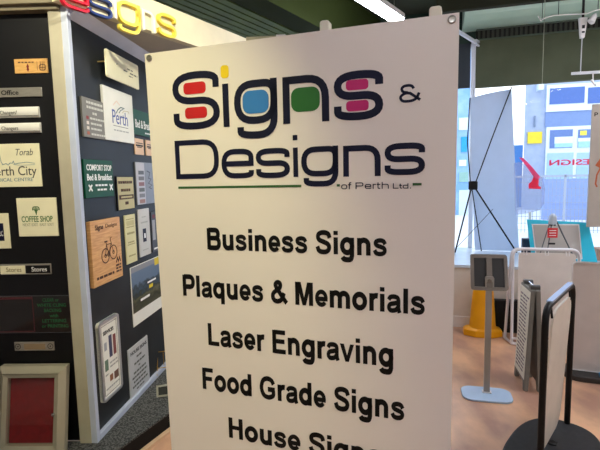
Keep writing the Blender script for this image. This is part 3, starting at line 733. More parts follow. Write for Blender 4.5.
for i, q in enumerate((R4(135.2, 138, 143.8, 155), R4(146.3, 140, 154.8, 156.2))):
    t, *bx, y = sB(((q[0][0], q[0][1]), (q[1][0], q[1][1]+1.5), q[2], (q[3][0], q[3][1]-.6)), ('left' if i == 0 else 'right')+' of two small peach tiles with dark bands under the green sign', m_=mat('peach_tile', 'e4bf9a', .5), th=.008)
    rc(t, M_ink, .08, .9, .52, .62, bx, y, 'dark_band'); rc(t, mat('brown_band', '6a5646', .5), .12, .9, .68, .75, bx, y, 'dark_band'); rc(t, M_burn, .2, .75, .44, .49, bx, y, 'dark_band')
t, *bx, y = sB(((83.4, 158.8), (112.2, 161), (114.2, 196), (85.8, 198.6)), 'bottle green comfort stop bed and breakfast sign, white lettering', m_=M_grn, th=.012)
tx(t, M_wh, 'COMFORT STOP', .08, .95, .72, .15, bx, y, off=.02); tx(t, M_wh, 'Bed & Breakfast', .08, .95, .46, .165, bx, y, off=.02)
lines(t, M_wh, [(.34, .78, .3, .35), (.4, .76, .18, .23)], bx, y)
u0, u1, v0, v1 = bx
for a in (.17, .9):
    cu, cv, s = u0+(u1-u0)*a, v0+(v1-v0)*.26, (u1-u0)*.055; mb = MB()
    mb.stroke([(cu-s, cv+s), (cu+s, cv-s)], s*.6, y-.001, y); mb.stroke([(cu-s, cv-s), (cu+s, cv+s)], s*.6, y-.001, y); mb.box(cu-s*.5, cu+s*.3, y-.001, y, cv-s*.4, cv+s*.8); mb.build('bird_emblem', M_wh, t)
t, *bx, y = sB(((115.9, 176), (133.5, 176.4), (135.4, 208.7), (118, 211)), 'gold plaque with a thin black border beside the green comfort stop sign', m_=M_ink, th=.008)
rc(t, M_gold, .05, .95, .025, .975, bx, y, 'gold_plate'); y -= .0009
lines(t, M_burn, [(.1, .9, .78, .86), (.22, .78, .55, .63)], bx, y); rc(t, M_burn, .1, .92, .32, .45, bx, y, 'dark_band'); rc(t, M_burn, .42, .6, .16, .25, bx, y, 'emblem')
rc(t, M_gold, .2, .84, .36, .41, bx, y-.0005, 'light_lettering')
t, *bx, y = sB(((134.6, 162), (154.5, 163), (157, 202.4), (138, 205.3)), 'silver directory sign with a column of small pictures, beside the gold plaque', m_=mat('pewter_plate', '85888c', .4, .3), th=.008)
rc(t, mat('light_grey_strip', 'bab9be', .5), 0.01, .42, .01, .99, bx, y, 'picture_strip')
for i, c_ in enumerate(('5a5c5e', '6a6a6c', '8a5c5c', '5c605c', '78787c', '9a7060')): rc(t, mat('mini_picture_'+c_, c_, .5), .12, .38, .8-i*.135-.09, .8-i*.135, bx, y-.0009, 'small_picture')
mb = MB(); u0, u1, v0, v1 = bx; f = lambda p, q: (u0+(u1-u0)*p, v0+(v1-v0)*q)
mb.stroke([f(.55, .8), f(.7, .76), f(.62, .62), f(.75, .6), f(.6, .5), f(.78, .45), f(.62, .4), f(.75, .36)], .006, y-.001, y); mb.build('script_lettering', mat('dark_slate_ink', '33373c', .5), t)
# bicycle sign
t, *bx, y = sB(((89.6, 222), (119.6, 216.8), (123, 276), (94.6, 288)), 'square bamboo sign with a burnt bicycle drawing', m_=M_oak, th=.024)
tx(t, M_burn, 'Signs', .14, .4, .86, .075, bx, y, off=.03); tx(t, M_burn, 'Designs', .48, .88, .865, .06, bx, y)
lines(t, M_burn, [(.1, .68, .1, .14), (.76, .95, .2, .23), (.76, .95, .15, .18), (.76, .95, .1, .13)], bx, y)
u0, u1, v0, v1 = bx; s = (u1-u0); f = lambda p, q: (u0+s*p, v0+(v1-v0)*q); mb = MB()
def circ(cx, cz, r_, n=24): return [(cx+r_*math.cos(2*math.pi*k/n), cz+r_*math.sin(2*math.pi*k/n)) for k in range(n)]
w1, w2 = f(.42, .43), f(.7, .45)
lw = s*.014
for c_ in (w1, w2): mb.stroke(circ(*c_, s*.125), lw*1.3, y-.001, y, True); mb.stroke(circ(*c_, s*.03), lw, y-.001, y, True)
mb.stroke([w1, f(.47, .6), f(.63, .6), f(.53, .44), w1], lw, y-.001, y); mb.stroke([f(.53, .44), f(.46, .64)], lw, y-.001, y); mb.stroke([w2, f(.61, .68), f(.66, .7)], lw, y-.001, y)
mb.stroke([f(.41, .65), f(.51, .65)], lw*2, y-.001, y); mb.stroke(circ(*f(.53, .44), s*.035), lw*1.5, y-.001, y, True); mb.build('bicycle_drawing', M_burn, t)
mb = MB(); mb.stroke([f(.78, .26), f(.82, .34), f(.86, .27), f(.9, .34), f(.94, .26)], lw*2, y-.001, y); mb.build('emblem', M_burn, t)
t, *bx, y = sB(((124, 216), (134.4, 213.6), (138, 260), (127.8, 265)), 'tall pale yellow sign with faint text beside the bicycle sign', m_=mat('pale_yellow_board', 'd8d29c', .5), th=.008)
M_khaki = mat('khaki_ink', 'a39c68', .6)
lines(t, M_khaki, [(.12, .85, .9, .92), (.12, .85, .74, .76), (.15, .85, .6, .64), (.2, .8, .42, .45), (.15, .85, .38, .4), (.2, .85, .14, .17)], bx, y)
rc(t, mat('khaki_wash', 'c2bb84', .6), .14, .84, .78, .88, bx, y, 'title_block')
t, *bx, y = sB(((137.5, 210), (148.5, 207.8), (151.6, 252.8), (141, 257.8)), 'light grey sign with a navy picture square, right of the pale yellow sign', m_=mat('light_grey_board', 'c8c8c2', .5), th=.008)
rc(t, M_navy, .32, .62, .3, .58, bx, y, 'navy_picture'); rc(t, M_wh, .42, .55, .38, .48, bx, y-.0009, 'white_symbol'); lines(t, mat('pale_grey_ink', 'a9aca4'), [(.2, .8, .7, .73), (.3, .7, .82, .84), (.25, .75, .12, .14)], bx, y)
t, *bx, y = sB(((150.3, 212.5), (157, 211), (160, 250), (153.6, 252)), 'narrow dark sign with a red tip, squeezed next to the banner edge', m_=mat('dark_slate_board', '3a3d44', .5), th=.008)
rc(t, mat('mid_grey_print', '9a9a9c', .5), .1, .5, .3, .8, bx, y, 'grey_print'); rc(t, mat('dark_red_print', '6a1418'), .15, .55, .84, .93, bx, y, 'red_print'); rc(t, M_wh, .2, .8, .06, .1, bx, y, 'white_print')
# landscape poster
t, *bx, y = sB(((130.5, 269.3), (159.6, 254.4), (162.5, 305.4), (134, 329)), 'landscape photo poster of water and trees with a white bottom margin', m_=M_creamw, th=.006, name='photo_poster', cat='poster')
def photo_mat():
    mt = bpy.data.materials.new('landscape_print'); mt.use_nodes = True; nt = mt.node_tree; b = nt.nodes['Principled BSDF']; b.inputs['Roughness'].default_value = .4
    tc = nt.nodes.new('ShaderNodeTexCoord'); sp = nt.nodes.new('ShaderNodeSeparateXYZ'); nt.links.new(tc.outputs['Generated'], sp.inputs[0])
    nz = nt.nodes.new('ShaderNodeTexNoise'); nz.inputs['Scale'].default_value = 7; nz.inputs['Detail'].default_value = 6; nt.links.new(tc.outputs['Generated'], nz.inputs['Vector'])
    ad = nt.nodes.new('ShaderNodeMath'); ad.operation = 'MULTIPLY_ADD'; ad.inputs[1].default_value = .55; nt.links.new(nz.outputs[0], ad.inputs[0]); nt.links.new(sp.outputs[2], ad.inputs[2])
    cr = nt.nodes.new('ShaderNodeValToRGB'); e = cr.color_ramp.elements; e[0].position = .2; e[0].color = lin('4a4a34'); e[1].position = 1.25/1.3; e[1].color = lin('5a7088')
    for p, c_ in ((.45, '2a2e1c'), (.6, '5c5c3e'), (.68, '1e2a1e'), (.78, '2c4658'), (.86, '1c2c34')): q = e.new(p); q.color = lin(c_)
    nt.links.new(ad.outputs[0], cr.inputs[0]); nt.links.new(cr.outputs[0], b.inputs['Base Color']); return mt
rc(t, photo_mat(), 0.01, .99, .22, .9, bx, y, 'photograph')
rc(t, mat('poster_header', '8a8c90', .5), 0.01, .78, .9, .99, bx, y, 'header_strip'); rc(t, mat('poster_yellow', 'dcc21e', .5), .78, .99, .86, .99, bx, y-.0009, 'yellow_corner')
rc(t, mat('poster_yellow', 'dcc21e', .5), .55, .68, .5, .56, bx, y-.0009, 'yellow_boat'); rc(t, M_wh, .25, .55, .36, .4, bx, y-.0009, 'white_caption'); rc(t, M_wh, .5, .8, .6, .63, bx, y-.0009, 'white_caption')
# snap frame
u0, u1, v0, v1 = BP.quad((98.2, 325), (118.2, 312), (123.2, 385), (104.2, 405), off=.02)
t = thing('poster_frame', 'silver snap frame with rounded corners holding a list of pictures', 'frame', BP, ((u0+u1)/2, 0, v0), GB)
MB().prism(rrect(u0, u1, v0, v1, .02), -.016, 0).build('back_board', M_creamw, t)
MB().stroke(rrect(u0+.008, u1-.008, v0+.008, v1-.008, .016), .016, -.022, -.004, True).build('silver_rim', mat('silver_rim', 'b4b6bc', .3, .6), t)
bx = (u0, u1, v0, v1); y = -.016
MB().stroke([(u0+.03, v0+.03), (u1-.03, v0+.03), (u1-.03, v1-.03), (u0+.03, v1-.03)], .002, y-.001, y, True).build('printed_border', M_greyink, t)
tx(t, M_ink, 'SERVICES', .2, .72, .82, .045, bx, y, off=.03)
for a, b_, c_, d_, col in ((.2, .36, .36, .5, '5c7a64'), (.45, .6, .5, .78, '3c3f5c'), (.66, .8, .5, .76, '7a3a34'), (.62, .84, .18, .28, '6a4c3c'), (.4, .55, .2, .28, '8a5a3a'), (.22, .34, .62, .72, 'a0a4a8')):
    rc(t, mat('list_picture_'+col, col, .5), a, b_, c_, d_, bx, y, 'picture')
lines(t, mat('pale_grey_ink', 'a9aca4'), [(.45, .85, .42, .44), (.45, .85, .37, .39), (.2, .85, .12, .14), (.2, .36, .3, .32)], bx, y)
t, *bx, y = sB(((128, 350.2), (147.5, 335.3), (149.9, 378), (131.2, 400)), 'light grey engraved notice low on the side wall above the carpet', m_=mat('engraved_grey', 'b4b6b6', .45), th=.008)
tx(t, M_ink, 'HOUSE SIGNS', .1, .92, .84, .07, bx, y, off=.02)
lines(t, M_greyink, [(.38, .66, .72, .76), (.25, .8, .6, .64), (.45, .55, .52, .55), (.2, .82, .42, .46), (.12, .88, .33, .37), (.18, .82, .24, .28), (.12, .88, .15, .19), (.3, .7, .07, .1)], bx, y)

# brass easel and small silver frame on the carpet
P = at_z(163, 398, PLAT)
e = Fr(P, 75)
t = thing('tabletop_easel', 'small brass wire easel on the carpet at the foot of the side wall', 'easel', Fr(at_z(164, 374, PLAT), 75), (0, 0, PLAT))
M_brass = mat('brass_wire', 'c49a4a', .3, .8)
for sx in (-.045, .055):
    MB().tube([(sx, -.03, PLAT+.004), (sx*1, .0, PLAT+.05), (sx*.9, .04, PLAT+.16)], .003, 8).build('easel_upright', M_brass, t)
    MB().tube([(sx, -.03, PLAT+.004), (sx, -.07, PLAT+.03)], .003, 8).build('easel_lip', M_brass, t)
for p, q, y_, z_ in ((-.045, .055, 0, .05), (-.041, .05, .04, .16)): MB().tube([(p, y_, PLAT+z_), (q, y_, PLAT+z_)], .003, 8).build('cross_bar', M_brass, t)
MB().tube([(0, .035, PLAT+.15), (0, .09, PLAT+.004)], .003, 8).build('rear_leg', M_brass, t)
t = thing('picture_frame', 'small silver frame leaning low in front of the brass easel', 'frame', e, (0, 0, PLAT))
c, s = math.cos(R(28)), math.sin(R(28))
def leanring(a, b, h, w_, th):
    mb = MB(); 
    for (x0, x1, z0, z1) in ((a, a+w_, 0, h), (b-w_, b, 0, h), (a+w_, b-w_, 0, w_), (a+w_, b-w_, h-w_, h)):
        vs = [(x, (z*s+y*c), PLAT+.004+z*c-y*s+th*s) for y in (-th, 0) for x, z in ((x0, z0), (x1, z0), (x1, z1), (x0, z1))]
        mb.raw(vs, [(0, 1, 2, 3), (7, 6, 5, 4), (0, 4, 5, 1), (1, 5, 6, 2), (2, 6, 7, 3), (3, 7, 4, 0)])
    return mb
leanring(-.04, .06, .075, .012, .01).build('frame_rim', mat('tarnished_silver', '77756c', .45, .7), t)
vs = [(x, (z*s+y*c), PLAT+.004+z*c-y*s+.01*s) for y in (-.004, 0) for x, z in ((-.03, .01), (.05, .01), (.05, .065), (-.03, .065))]
MB().raw(vs, [(0, 1, 2, 3), (7, 6, 5, 4), (0, 4, 5, 1), (1, 5, 6, 2), (2, 6, 7, 3), (3, 7, 4, 0)]).build('dark_picture', M_blk, t)

# ------------------------------------------------------------------ floor things on the right
# tablet kiosk
KB = at_z(486.5, 394, 0); K = Fr(KB, 104)
t = thing('tablet_stand', 'slim floor stand with a tablet seen from behind and a pale blue foot plate', 'tablet stand', K, (0, 0, 0))
u0 = K.uv(461, 397)[0]; u1 = K.uv(513.5, 400)[0]
pts = rrect(u0, u1-.015, -.13, .085, .07, 6)
MB().slab([(x, z) for x, z in pts], 0.0, .014).build('foot_plate', mat('pale_blue_enamel', 'b9d4f2', .25), t, bevel=.004)
zt = K.uv(489, 284)[1]
MB().box(-.02, .02, -.012, .012, .014, zt, bev=.003).build('pole', mat('grey_pole', 'aaa49c', .4, .3), t)
MB().box(-.03, .03, -.02, .02, .014, .022, bev=.002).build('pole_socket', M_white, t)
# tablet: tilted, back side towards us
cz = zt+.03; tw0, tw1 = K.uv(471, 270)[0], K.uv(508.3, 273)[0]; th_ = .0
zt1 = K.uv(489, 256)[1]; zt0 = K.uv(489, 289.5)[1]
tb = MB(); M_tab = mat('taupe_tablet_case', '7b7166', .4, .3)
sl = .35
def tilt(mb):   # shear the mesh so the top leans back
    for v in mb.bm.verts: v.co.y += (v.co.z-zt0)*sl-.05
    return mb
tilt(MB().prism(rrect(tw0, tw1, zt0, zt1, .015), .026, .04)).build('tablet_body', mat('dark_tablet', '2c2a28', .5), t)
tilt(MB().stroke(rrect(tw0+.011, tw1-.011, zt0+.011, zt1-.011, .01), .022, .018, .044, True)).build('tablet_bezel', M_tab, t)
tilt(MB().box(-.018, .02, .012, .028, zt0+.02, zt1-.02, bev=.002)).build('mounting_bar', M_tab, t)
sw = MB().prism(rrect(-.028, .03, zt-.005-.04, zt+.055, .014), -.018, .02).build('swivel_bracket', mat('grey_pole', '8d867f'), t)
MB().lathe([(.012, -.024), (.014, -.022), (.014, -.016)], cz=zt+.025, n=18, axis='y').build('swivel_bolt', M_tab, sw, smooth=True)

# yellow cone
Y = at_z(482.5, 339, 0)
cc = Fr((Y.x+.045, Y.y+.118), 104)
t = thing('safety_cone', 'yellow safety cone with an octagonal foot behind the tablet stand', 'cone', cc, (0, 0, 0))
M_yel = mat('yellow_plastic', 'f9b000', .4, col2='f2a800')
def squash(mb, k):
    for v in mb.bm.verts: v.co.y *= k
    return mb
squash(MB().lathe([(.185, 0), (.19, .01), (.185, .06), (.16, .075), (.13, .085)], n=8, rot=R(22.5)), .6).build('cone_base', M_yel, t, bevel=.006)
squash(MB().lathe([(.125, .08), (.12, .10), (.10, .35), (.075, .62), (.06, .66), (.03, .67)], n=28), .75).build('cone_body', M_yel, t, smooth=True)
# black storage box
u0, u1 = PF.uv(495, 320, .1)[0], PF.uv(521, 320, .1)[0]
zt_ = PF.uv(505, 300.7, .09)[1]
t = thing('storage_box', 'matt black box on the floor against the white platform behind the white tube sign', 'box', PF, ((u0+u1)/2, -.1, 0))
MB().box(u0, u1, -.085, -.022, .001, zt_-.015, bev=.004).build('box_body', mat('matt_black_box', '151517', .8), t)
MB().box(u0-.004, u1+.004, -.089, -.02, zt_-.015, zt_, bev=.003).build('box_lid', mat('matt_black_box', '151517'), t)

# white tube frame pavement sign
pl_ = at_z(503, 339, 0)
TF = Fr(at_z(516, 345, 0), 106)
t = thing('pavement_sign', 'white pavement sign with a rounded tube frame, standing behind the grey folding sign', 'sign', TF, (0, 0, 0))
M_tube = mat('white_enamel_tube', 'e4e2e6', .3)
zt_ = TF.uv(540, 248.5, -.12)[1]
xl, xr = TF.uv(511.5, 262, -.12)[0], TF.uv(577, 262, -.12)[0]
def uframe(yb, yt, x0, x1, name, splay=0.0):
    pts = rp([(x0-splay, .014, 0), (x0, zt_, .07), (x1, zt_, .07), (x1+splay, .014, 0)], 7)
    MB().tube([(x, yb+(yt-yb)*(z/zt_), z) for x, z in pts], .013, 12).build(name, M_tube, t, smooth=True)
uframe(.0, .06, xl, xr, 'front_frame', .0)
uframe(.15, .085, xl-.005, xr+.005, 'rear_frame', .03)
MB().tube([(xl, 0, .06), (xr, 0, .06)], .010, 10).build('cross_bar', M_tube, t, smooth=True)
MB().tube([(xl-.035, .155, .016), (xl-.03, .12, .015), (xl-.0, .0, .014), (xl+.24, -.012, .014)], .013, 10).build('foot_rail', M_tube, t, smooth=True)
mb = MB(); zp0 = TF.uv(516, 335, -.02)[1]; x0, x1 = TF.uv(517, 300, -.06)[0], xr-.03
mb.prism(rrect(x0, x1, zp0, zt_-.03, .03), -.004, .004)
for v in mb.bm.verts: v.co.y += .06*(v.co.z/zt_)-.004
sp_ = mb.build('sign_panel', mat('soft_white_panel', 'e4dcd4', .5), t)
for k in (.12, .5, .86):
    x = x0+(x1-x0)*k; MB().tube([(x-.012, .066, zt_+.012), (x-.012, .045, zt_-.05), (x+.012, .045, zt_-.05), (x+.012, .066, zt_+.012)], .004, 6).build('hanging_loop', M_white, sp_)

# white swing sign, far
SB = at_z(601, 379, 0); SW = Fr(SB, 112)
t = thing('pavement_sign', 'large blank white pavement sign on a dark rounded base at the right edge', 'sign', SW, (0, 0, 0))
mb = MB(); mb.slab([(x, z) for x, z in rrect(-.26, .40, -.11, .15, .11, 8)], 0.0, .045); mb.build('base', mat('charcoal_base', '2e2c2a', .5), t, bevel=.01)
zt_ = SW.uv(585, 262)[1]; xl = SW.uv(570.8, 300)[0]
MB().prism(rrect(xl, xl+.56, .05, zt_, .035), -.004, .012).build('sign_panel', mat('cool_white_panel', 'd4ccc6', .5), t)
MB().stroke(rrect(xl+.004, xl+.556, .052, zt_-.004, .033), .008, -.008, .016, True).build('panel_rim', M_white, t)
u_, v_ = SW.uv(596, 377, .08)
MB().prism(rrect(-.03, .09, .045, .075, .01), -.1, -.06).build('base_clip', mat('blue_plastic', '2a86b8', .4), t)

# black framed swing sign, near
PR = at_z(567, 423, .035); PL_ = at_z(539.5, 476, .035)
dv = PR-PL_; az = math.degrees(math.atan2(dv.x, dv.y)); NS = Fr(PL_, az); L_ = Vector((dv.x, dv.y)).length
print('near swing', az, L_, PL_, PR)
t = thing('pavement_sign', 'nearest pavement sign, seen edge on with a black tube frame and black rounded base', 'sign', NS, (L_/2, 0, 0))
bc = at_z(553, 452, 0); bcu, bcy, _ = NS.loc(bc)
BX = L_/2-.0
# base outline aligned across
mb = MB(); cx_, rx_, ry_ = L_/2-.045, L_/2+.07, .225
sg = lambda q, p: math.copysign(abs(q)**p, q)
mb.slab([(cx_+rx_*sg(math.cos(R(k*7.5)), .8), .0+ry_*sg(math.sin(R(k*7.5)), .8)) for k in range(48)], 0.0, .035)
mb.build('base', mat('black_rubber_base', '222326', .6, col2='1a1b1d', scale=30, bump=.15), t, bevel=.012)
mb = MB(); mb.lathe([(.03, .035), (.03, .041), (.022, .044)], cx=L_*.55, cy=.02, n=6); mb.build('base_bolt', M_blk, t)
zl = NS.uv(551, 300)[1]; zr = NS.uv(572, 287)[1]; zt_ = (zl+zr)/2
print('tops', zl, zr)
MB().tube([(x, 0, z) for x, z in rp([(0, .034, 0), (0, zt_, .09), (L_, zt_, .09), (L_, .034, 0)], 8)], .0165, 14).build('tube_frame', M_blk, t, smooth=True)
MB().prism(rrect(.07, L_-.07, zt_+.008, zt_+.020, .004), -.014, .014).build('top_cover', mat('pale_blue_metal', 'bccbe0', .2, .4), t)
mb = MB(); mb.prism(rrect(.13, L_-.055, .06, zt_-.05, .10), -.012, .0)
for v in mb.bm.verts: v.co.y += .045*(1-v.co.z/zt_)
mb.build('sign_panel', mat('warm_white_panel', 'd8d0c2', .45), t)
for k in (.16, .84): MB().tube([(L_*k, 0, zt_-.01), (L_*k, -.008, zt_-.075)], .006, 8).build('hanging_clip', M_blk, t)

# grey folding sign
Pn = at_z(525.5, 391.5, 0); Pf = at_z(515.5, 374.5, 0); dv = Pn-Pf
GF = Fr(Pf, math.degrees(math.atan2(dv.x, dv.y))); gw = Vector((dv.x, dv.y)).length
print('folding', math.degrees(math.atan2(dv.x, dv.y)), gw)
t = thing('folding_sign', 'small grey plastic folding sign with rows of small print', 'sign', GF, (gw/2, 0, 0))
M_gp = mat('grey_sign_plastic', '77766f', .5)
zt_ = GF.uv(531, 292)[1]
lean = .03; gap = .11
def leaf(sign_, nm):
    # tapering grey leaf with foot cut-outs, leaning to the other leaf
    out = [(0, .03), (.0, 0), (.035, 0), (.05, .06), (gw-.05, .06), (gw-.035, 0), (gw, 0), (gw, .03), (gw-.01, zt_-.01), (gw-.02, zt_), (.02, zt_), (.01, zt_-.01)]
    mb = MB(); mb.prism(out, -.012, .018)
    for v in mb.bm.verts: v.co.y += (lean*(v.co.z/zt_)) if sign_ < 0 else (.092-lean*(v.co.z/zt_))
    return mb.build(nm, M_gp, t, bevel=.003)
leaf(-1, 'front_leaf'); leaf(1, 'rear_leaf')
mb = MB(); mb.box(.012, gw-.014, -.0145, -.011, .08, zt_-.02)
for v in mb.bm.verts: v.co.y += lean*(v.co.z/zt_)
mb.build('printed_insert', M_creamw, t)
mb = MB(); z = .12
while z < zt_-.06:
    x = .04
    while x < gw-.07:
        w_ = random.uniform(.03, .07); mb.box(x, min(x+w_, gw-.035), -.0155, -.014, z, z+.011); x += w_+.012
    z += .027
for v in mb.bm.verts: v.co.y += lean*(v.co.z/zt_)
mb.build('small_print', mat('faded_purple_ink', '6a5f72', .6), t)
for x in (.05, gw-.06):
    MB().prism(rrect(x, x+.04, zt_-.012, zt_+.028, .012), lean-.012, lean+.05).build('hinge', mat('hinge_plastic', '4a4b4a', .4), t)
MB().tube([(.06, lean+.02, zt_+.016), (gw-.04, lean+.02, zt_+.016)], .007, 10).build('carry_handle', M_chrome, t)

# cyan edged board behind, with wire easel and red tag in front
CY = Fr(at_y(560, 240, 4.56), 104)
t = thing('display_board', 'grey board with a wide cyan border standing on the white platform', 'display board', CY, (0, 0, zP))
u0, u1 = CY.uv(527, 218)[0], CY.uv(588, 222)[0]; zt_ = CY.uv(555, 219.5)[1]
M_cyan = mat('cyan_vinyl', '2cc8e6', .4)
def lb(poly, y0, y1, nm, m_):
    mb = MB(); mb.prism(poly, y0, y1); 
    for v in mb.bm.verts: v.co.y += (v.co.z-zt_)*.12
    return mb.build(nm, m_, t)
lb([(u0+.05, zP+.001), (u1+.085, zP+.001), (u1, zt_-.03), (u0, zt_)], 0, .012, 'board', M_cyan)
ix0, ix1 = CY.uv(531.5, 224)[0], CY.uv(579, 224)[0]; iz = CY.uv(555, 224)[1]
lb([(ix0+.04, zP+.03), (ix1+.03, zP+.03), (ix1, iz), (ix0, iz)], -.002, .0, 'white_keyline', M_white)
lb([(ix0+.05, zP+.04), (ix1+.02, zP+.04), (ix1-.01, iz-.012), (ix0+.012, iz-.01)], -.004, -.002, 'grey_panel', mat('putty_panel', 'b3aca4', .5))
EZ = Fr(at_y(552, 240, 4.36), 100)
zt_ = EZ.uv(552, 214)[1]
t = thing('display_easel', 'wire easel with a frosted cap and red tag before the cyan board', 'easel', EZ, (0, 0, zP))
M_wire = mat('grey_wire', '62666a', .4, .5)
xa_, za_ = EZ.uv(575, 260.5); k = (za_-(zt_-.02))/1.0
sl_ = (xa_-0)/(zt_-.02-za_)
MB().tube([(0.01, 0, zt_-.02), (sl_*(zt_-.02-zP), 0, zP+.006)], .0065, 10).build('leg', M_wire, t, smooth=True)
MB().tube([(-.01, 0, zt_-.02), (-.13, .0, zP+.006)], .005, 10).build('leg', M_wire, t, smooth=True)
MB().tube([(0, 0.0, zt_-.02), (-.02, .09, zP+.006)], .005, 10).build('leg', M_wire, t, smooth=True)
MB().lathe([(.038, -.1), (.037, -.04), (.03, -.012), (.012, .004), (.002, .006)], cz=zt_, n=20).build('clear_cap', mat('frosted_cap', 'd3dde4', .2, alpha=.6), t, smooth=True)
u0, u1 = EZ.uv(547.7, 230, .05)[0], EZ.uv(557.8, 230, .05)[0]; v1, v0 = EZ.uv(552, 228, .05)[1], EZ.uv(552, 237.7, .05)[1]
rt_ = MB().box(u0, u1, -.052, -.046, v0, v1, bev=.001).build('red_tag', mat('red_tag', 'd8222c', .4), t)
mb = MB()
for k in range(3): mb.box(u0+.015, u1-.015, -.0535, -.0515, v0+.018+k*.024, v0+.026+k*.024)
mb.build('tag_print', M_wh, rt_)
MB().tube([((u0+u1)/2, -.049, v1-.005), (0, -.02, zt_-.07)], .0015, 6).build('tag_string', M_white, rt_)
for q in (.115, .30): MB().box(-.03, .03, -.0, .02, zt_-q, zt_-q+.017).build('crossbar', M_dark, t)

# ------------------------------------------------------------------ X banner on the platform
XB = Fr(at_z(481, 252, zP), 110)
off_p = 0.0
t = thing('x_stand_banner', 'blank blue grey banner seen from behind on a black crossed stand in the window', 'banner', XB, (0, 0, zP))
hub = XB.uv(473, 185.5, .0); 
TL, TRr = XB.uv(470, 98, -.1), XB.uv(511.6, 89, -.1); BL, BR = XB.uv(475, 262, -.1), XB.uv(519.5, 262, -.1)
mb = MB(); n = 10; vs = []
for j in range(n+1):
    for i in range(n+1):
        a, b = i/n, j/n; x = (BL[0]*(1-a)+BR[0]*a)*(1-b)+(TL[0]*(1-a)+TRr[0]*a)*b; z = (BL[1]*(1-a)+BR[1]*a)*(1-b)+(TL[1]*(1-a)+TRr[1]*a)*b
        z = max(z, zP+.005)
        vs.append((x, .1+.012*math.sin(math.pi*a)*1.0, z+.01*math.sin(math.pi*a)*b))
N = len(vs); vs += [(x, y+.0015, z) for x, y, z in vs]; fs = []
for j in range(n):
    for i in range(n): q = j*(n+1)+i; fs += [(q, q+1, q+n+2, q+n+1), (N+q, N+q+n+1, N+q+n+2, N+q+1)]
mb.raw(vs, fs).build('banner_sheet', translucent('blue_grey_sheet', 'd2deee', .5), t, smooth=True)
hx, hz = hub
MB().box(hx-.05, hx+.05, -.02, .03, hz-.05, hz+.05, bev=.012).build('hub', M_blk, t)
tlx, tlz = TL; trx, trz = TRr
MB().tube([(hx-.03, 0, hz+.04), (tlx-.02, .05, (hz+tlz)/2), (tlx+.0, .095, tlz)], .007, 10).build('arm', M_blk, t)
MB().tube([(hx+.03, 0, hz+.04), ((hx+trx)/2, .03, (hz+trz)/2), (trx, .095, trz+.02)], .007, 10).build('arm', M_blk, t)
a = XB.uv(455, 252, .15); MB().tube([(hx-.02, 0, hz-.04), (a[0], -.15, zP+.006)], .009, 10).build('leg', M_blk, t)
a = XB.uv(516.8, 246, -.02); MB().tube([(hx+.03, 0, hz-.04), (a[0], .0, zP+.008)], .009, 10).build('leg', M_blk, t)
a = XB.uv(481.5, 252, .0); MB().tube([(hx-.01, 0, hz-.04), (a[0], .03, zP+.006)], .006, 10).build('leg', M_blk, t)
b0 = XB.uv(493, 209); b1 = XB.uv(456, 254, .1)
MB().tube([(b0[0], 0, b0[1]), (b1[0], -.1, zP+.05)], .003, 8).build('brace_wire', M_dark, t)

# ------------------------------------------------------------------ hanging things near the window
HG = Fr(at_y(590, 100, 4.4), 101)
t = thing('hanging_rail', 'white rail hanging on a wire and bracket from the ceiling at the right', 'rail', HG, (0, 0, 2.4))
v72 = HG.uv(582, 73)[1]; u571 = HG.uv(571.5, 73)[0]; u581 = HG.uv(581, 60)[0]
MB().box(u571, u571+1.1, -.012, .012, v72-.012, v72+.012, bev=.003).build('rail_bar', mat('pale_rail', 'c9cdd2', .35), t)
vb = HG.uv(582, 38)[1]; vt = HG.uv(583, 18)[1]
MB().tube([(u581, 0, v72), (HG.uv(582, 38)[0], 0, vb)], .005, 8).build('hanging_wire', mat('pale_rail', 'c9cdd2'), t)
cu = HG.uv(582.5, 28)[0]
br_ = MB().prism([(cu-.035, vt), (cu+.035, vt), (cu+.015, vb), (cu-.015, vb)], -.02, .02).build('bracket', M_white, t)
MB().box(cu-.012, cu+.012, -.023, -.02, vt-.1, vt-.07).box(cu-.012, cu+.012, -.023, -.02, vt-.14, vt-.125).build('bracket_slot', M_blk, br_)
MB().tube([(cu, 0, vt), (cu, 0, CEIL)], .012, 8).build('drop_rod', M_dark, t)
MB().tube([(HG.uv(593, 73)[0], 0, v72), (HG.uv(593, 84)[0], 0, HG.uv(593, 84)[1])], .006, 8).tube([(HG.uv(591, 80)[0], 0, HG.uv(591, 80)[1]), (HG.uv(596, 86)[0], 0, HG.uv(596, 86)[1])], .01, 8).build('hook', M_white, t)
# beige sign with a running animal's leg hanging under the rail
hs = Fr(at_y(595, 160, 4.4), 101)
u0 = hs.uv(589.5, 160)[0]; v1 = hs.uv(592, 104.5)[1]; v0 = hs.uv(592, 227)[1]
t = thing('hanging_sign', 'tall beige hanging sign with an orange animal drawing at the right edge', 'sign', hs, (u0, 0, v0))
M_bei = mat('beige_sign_panel', 'b0a79c', .55)
MB().box(u0, u0+.75, -.008, .008, v0, v1, bev=.002).build('panel', M_bei, t)
tx(t, M_ink, 'p', .028, .07, .915, .03, (u0, u0+.75, v0, v1), -.008, off=.02); 
pp = lambda x, y: hs.uv(x, y, .009)
mb = MB(); mb.stroke([pp(597, 187), pp(595.5, 184), pp(596.8, 175), pp(600.5, 168), pp(604, 162)], .014, -.0095, -.0085); mb.stroke([pp(598, 167), pp(603, 160), pp(610, 162), pp(622, 160), pp(628, 168)], .06, -.0095, -.0085)
mb.stroke([pp(622, 166), pp(626, 176), pp(624, 186)], .014, -.0095, -.0085)
mb.build('animal_drawing', mat('rust_orange_print', 'b5562a', .5), t)
MB().tube([(u0+.1, 0, v1), (u0+.1, 0, v72-.012)], .002, 6).tube([(u0+.65, 0, v1), (u0+.65, 0, v72-.012)], .002, 6).build('hanging_cord', M_wire, t)

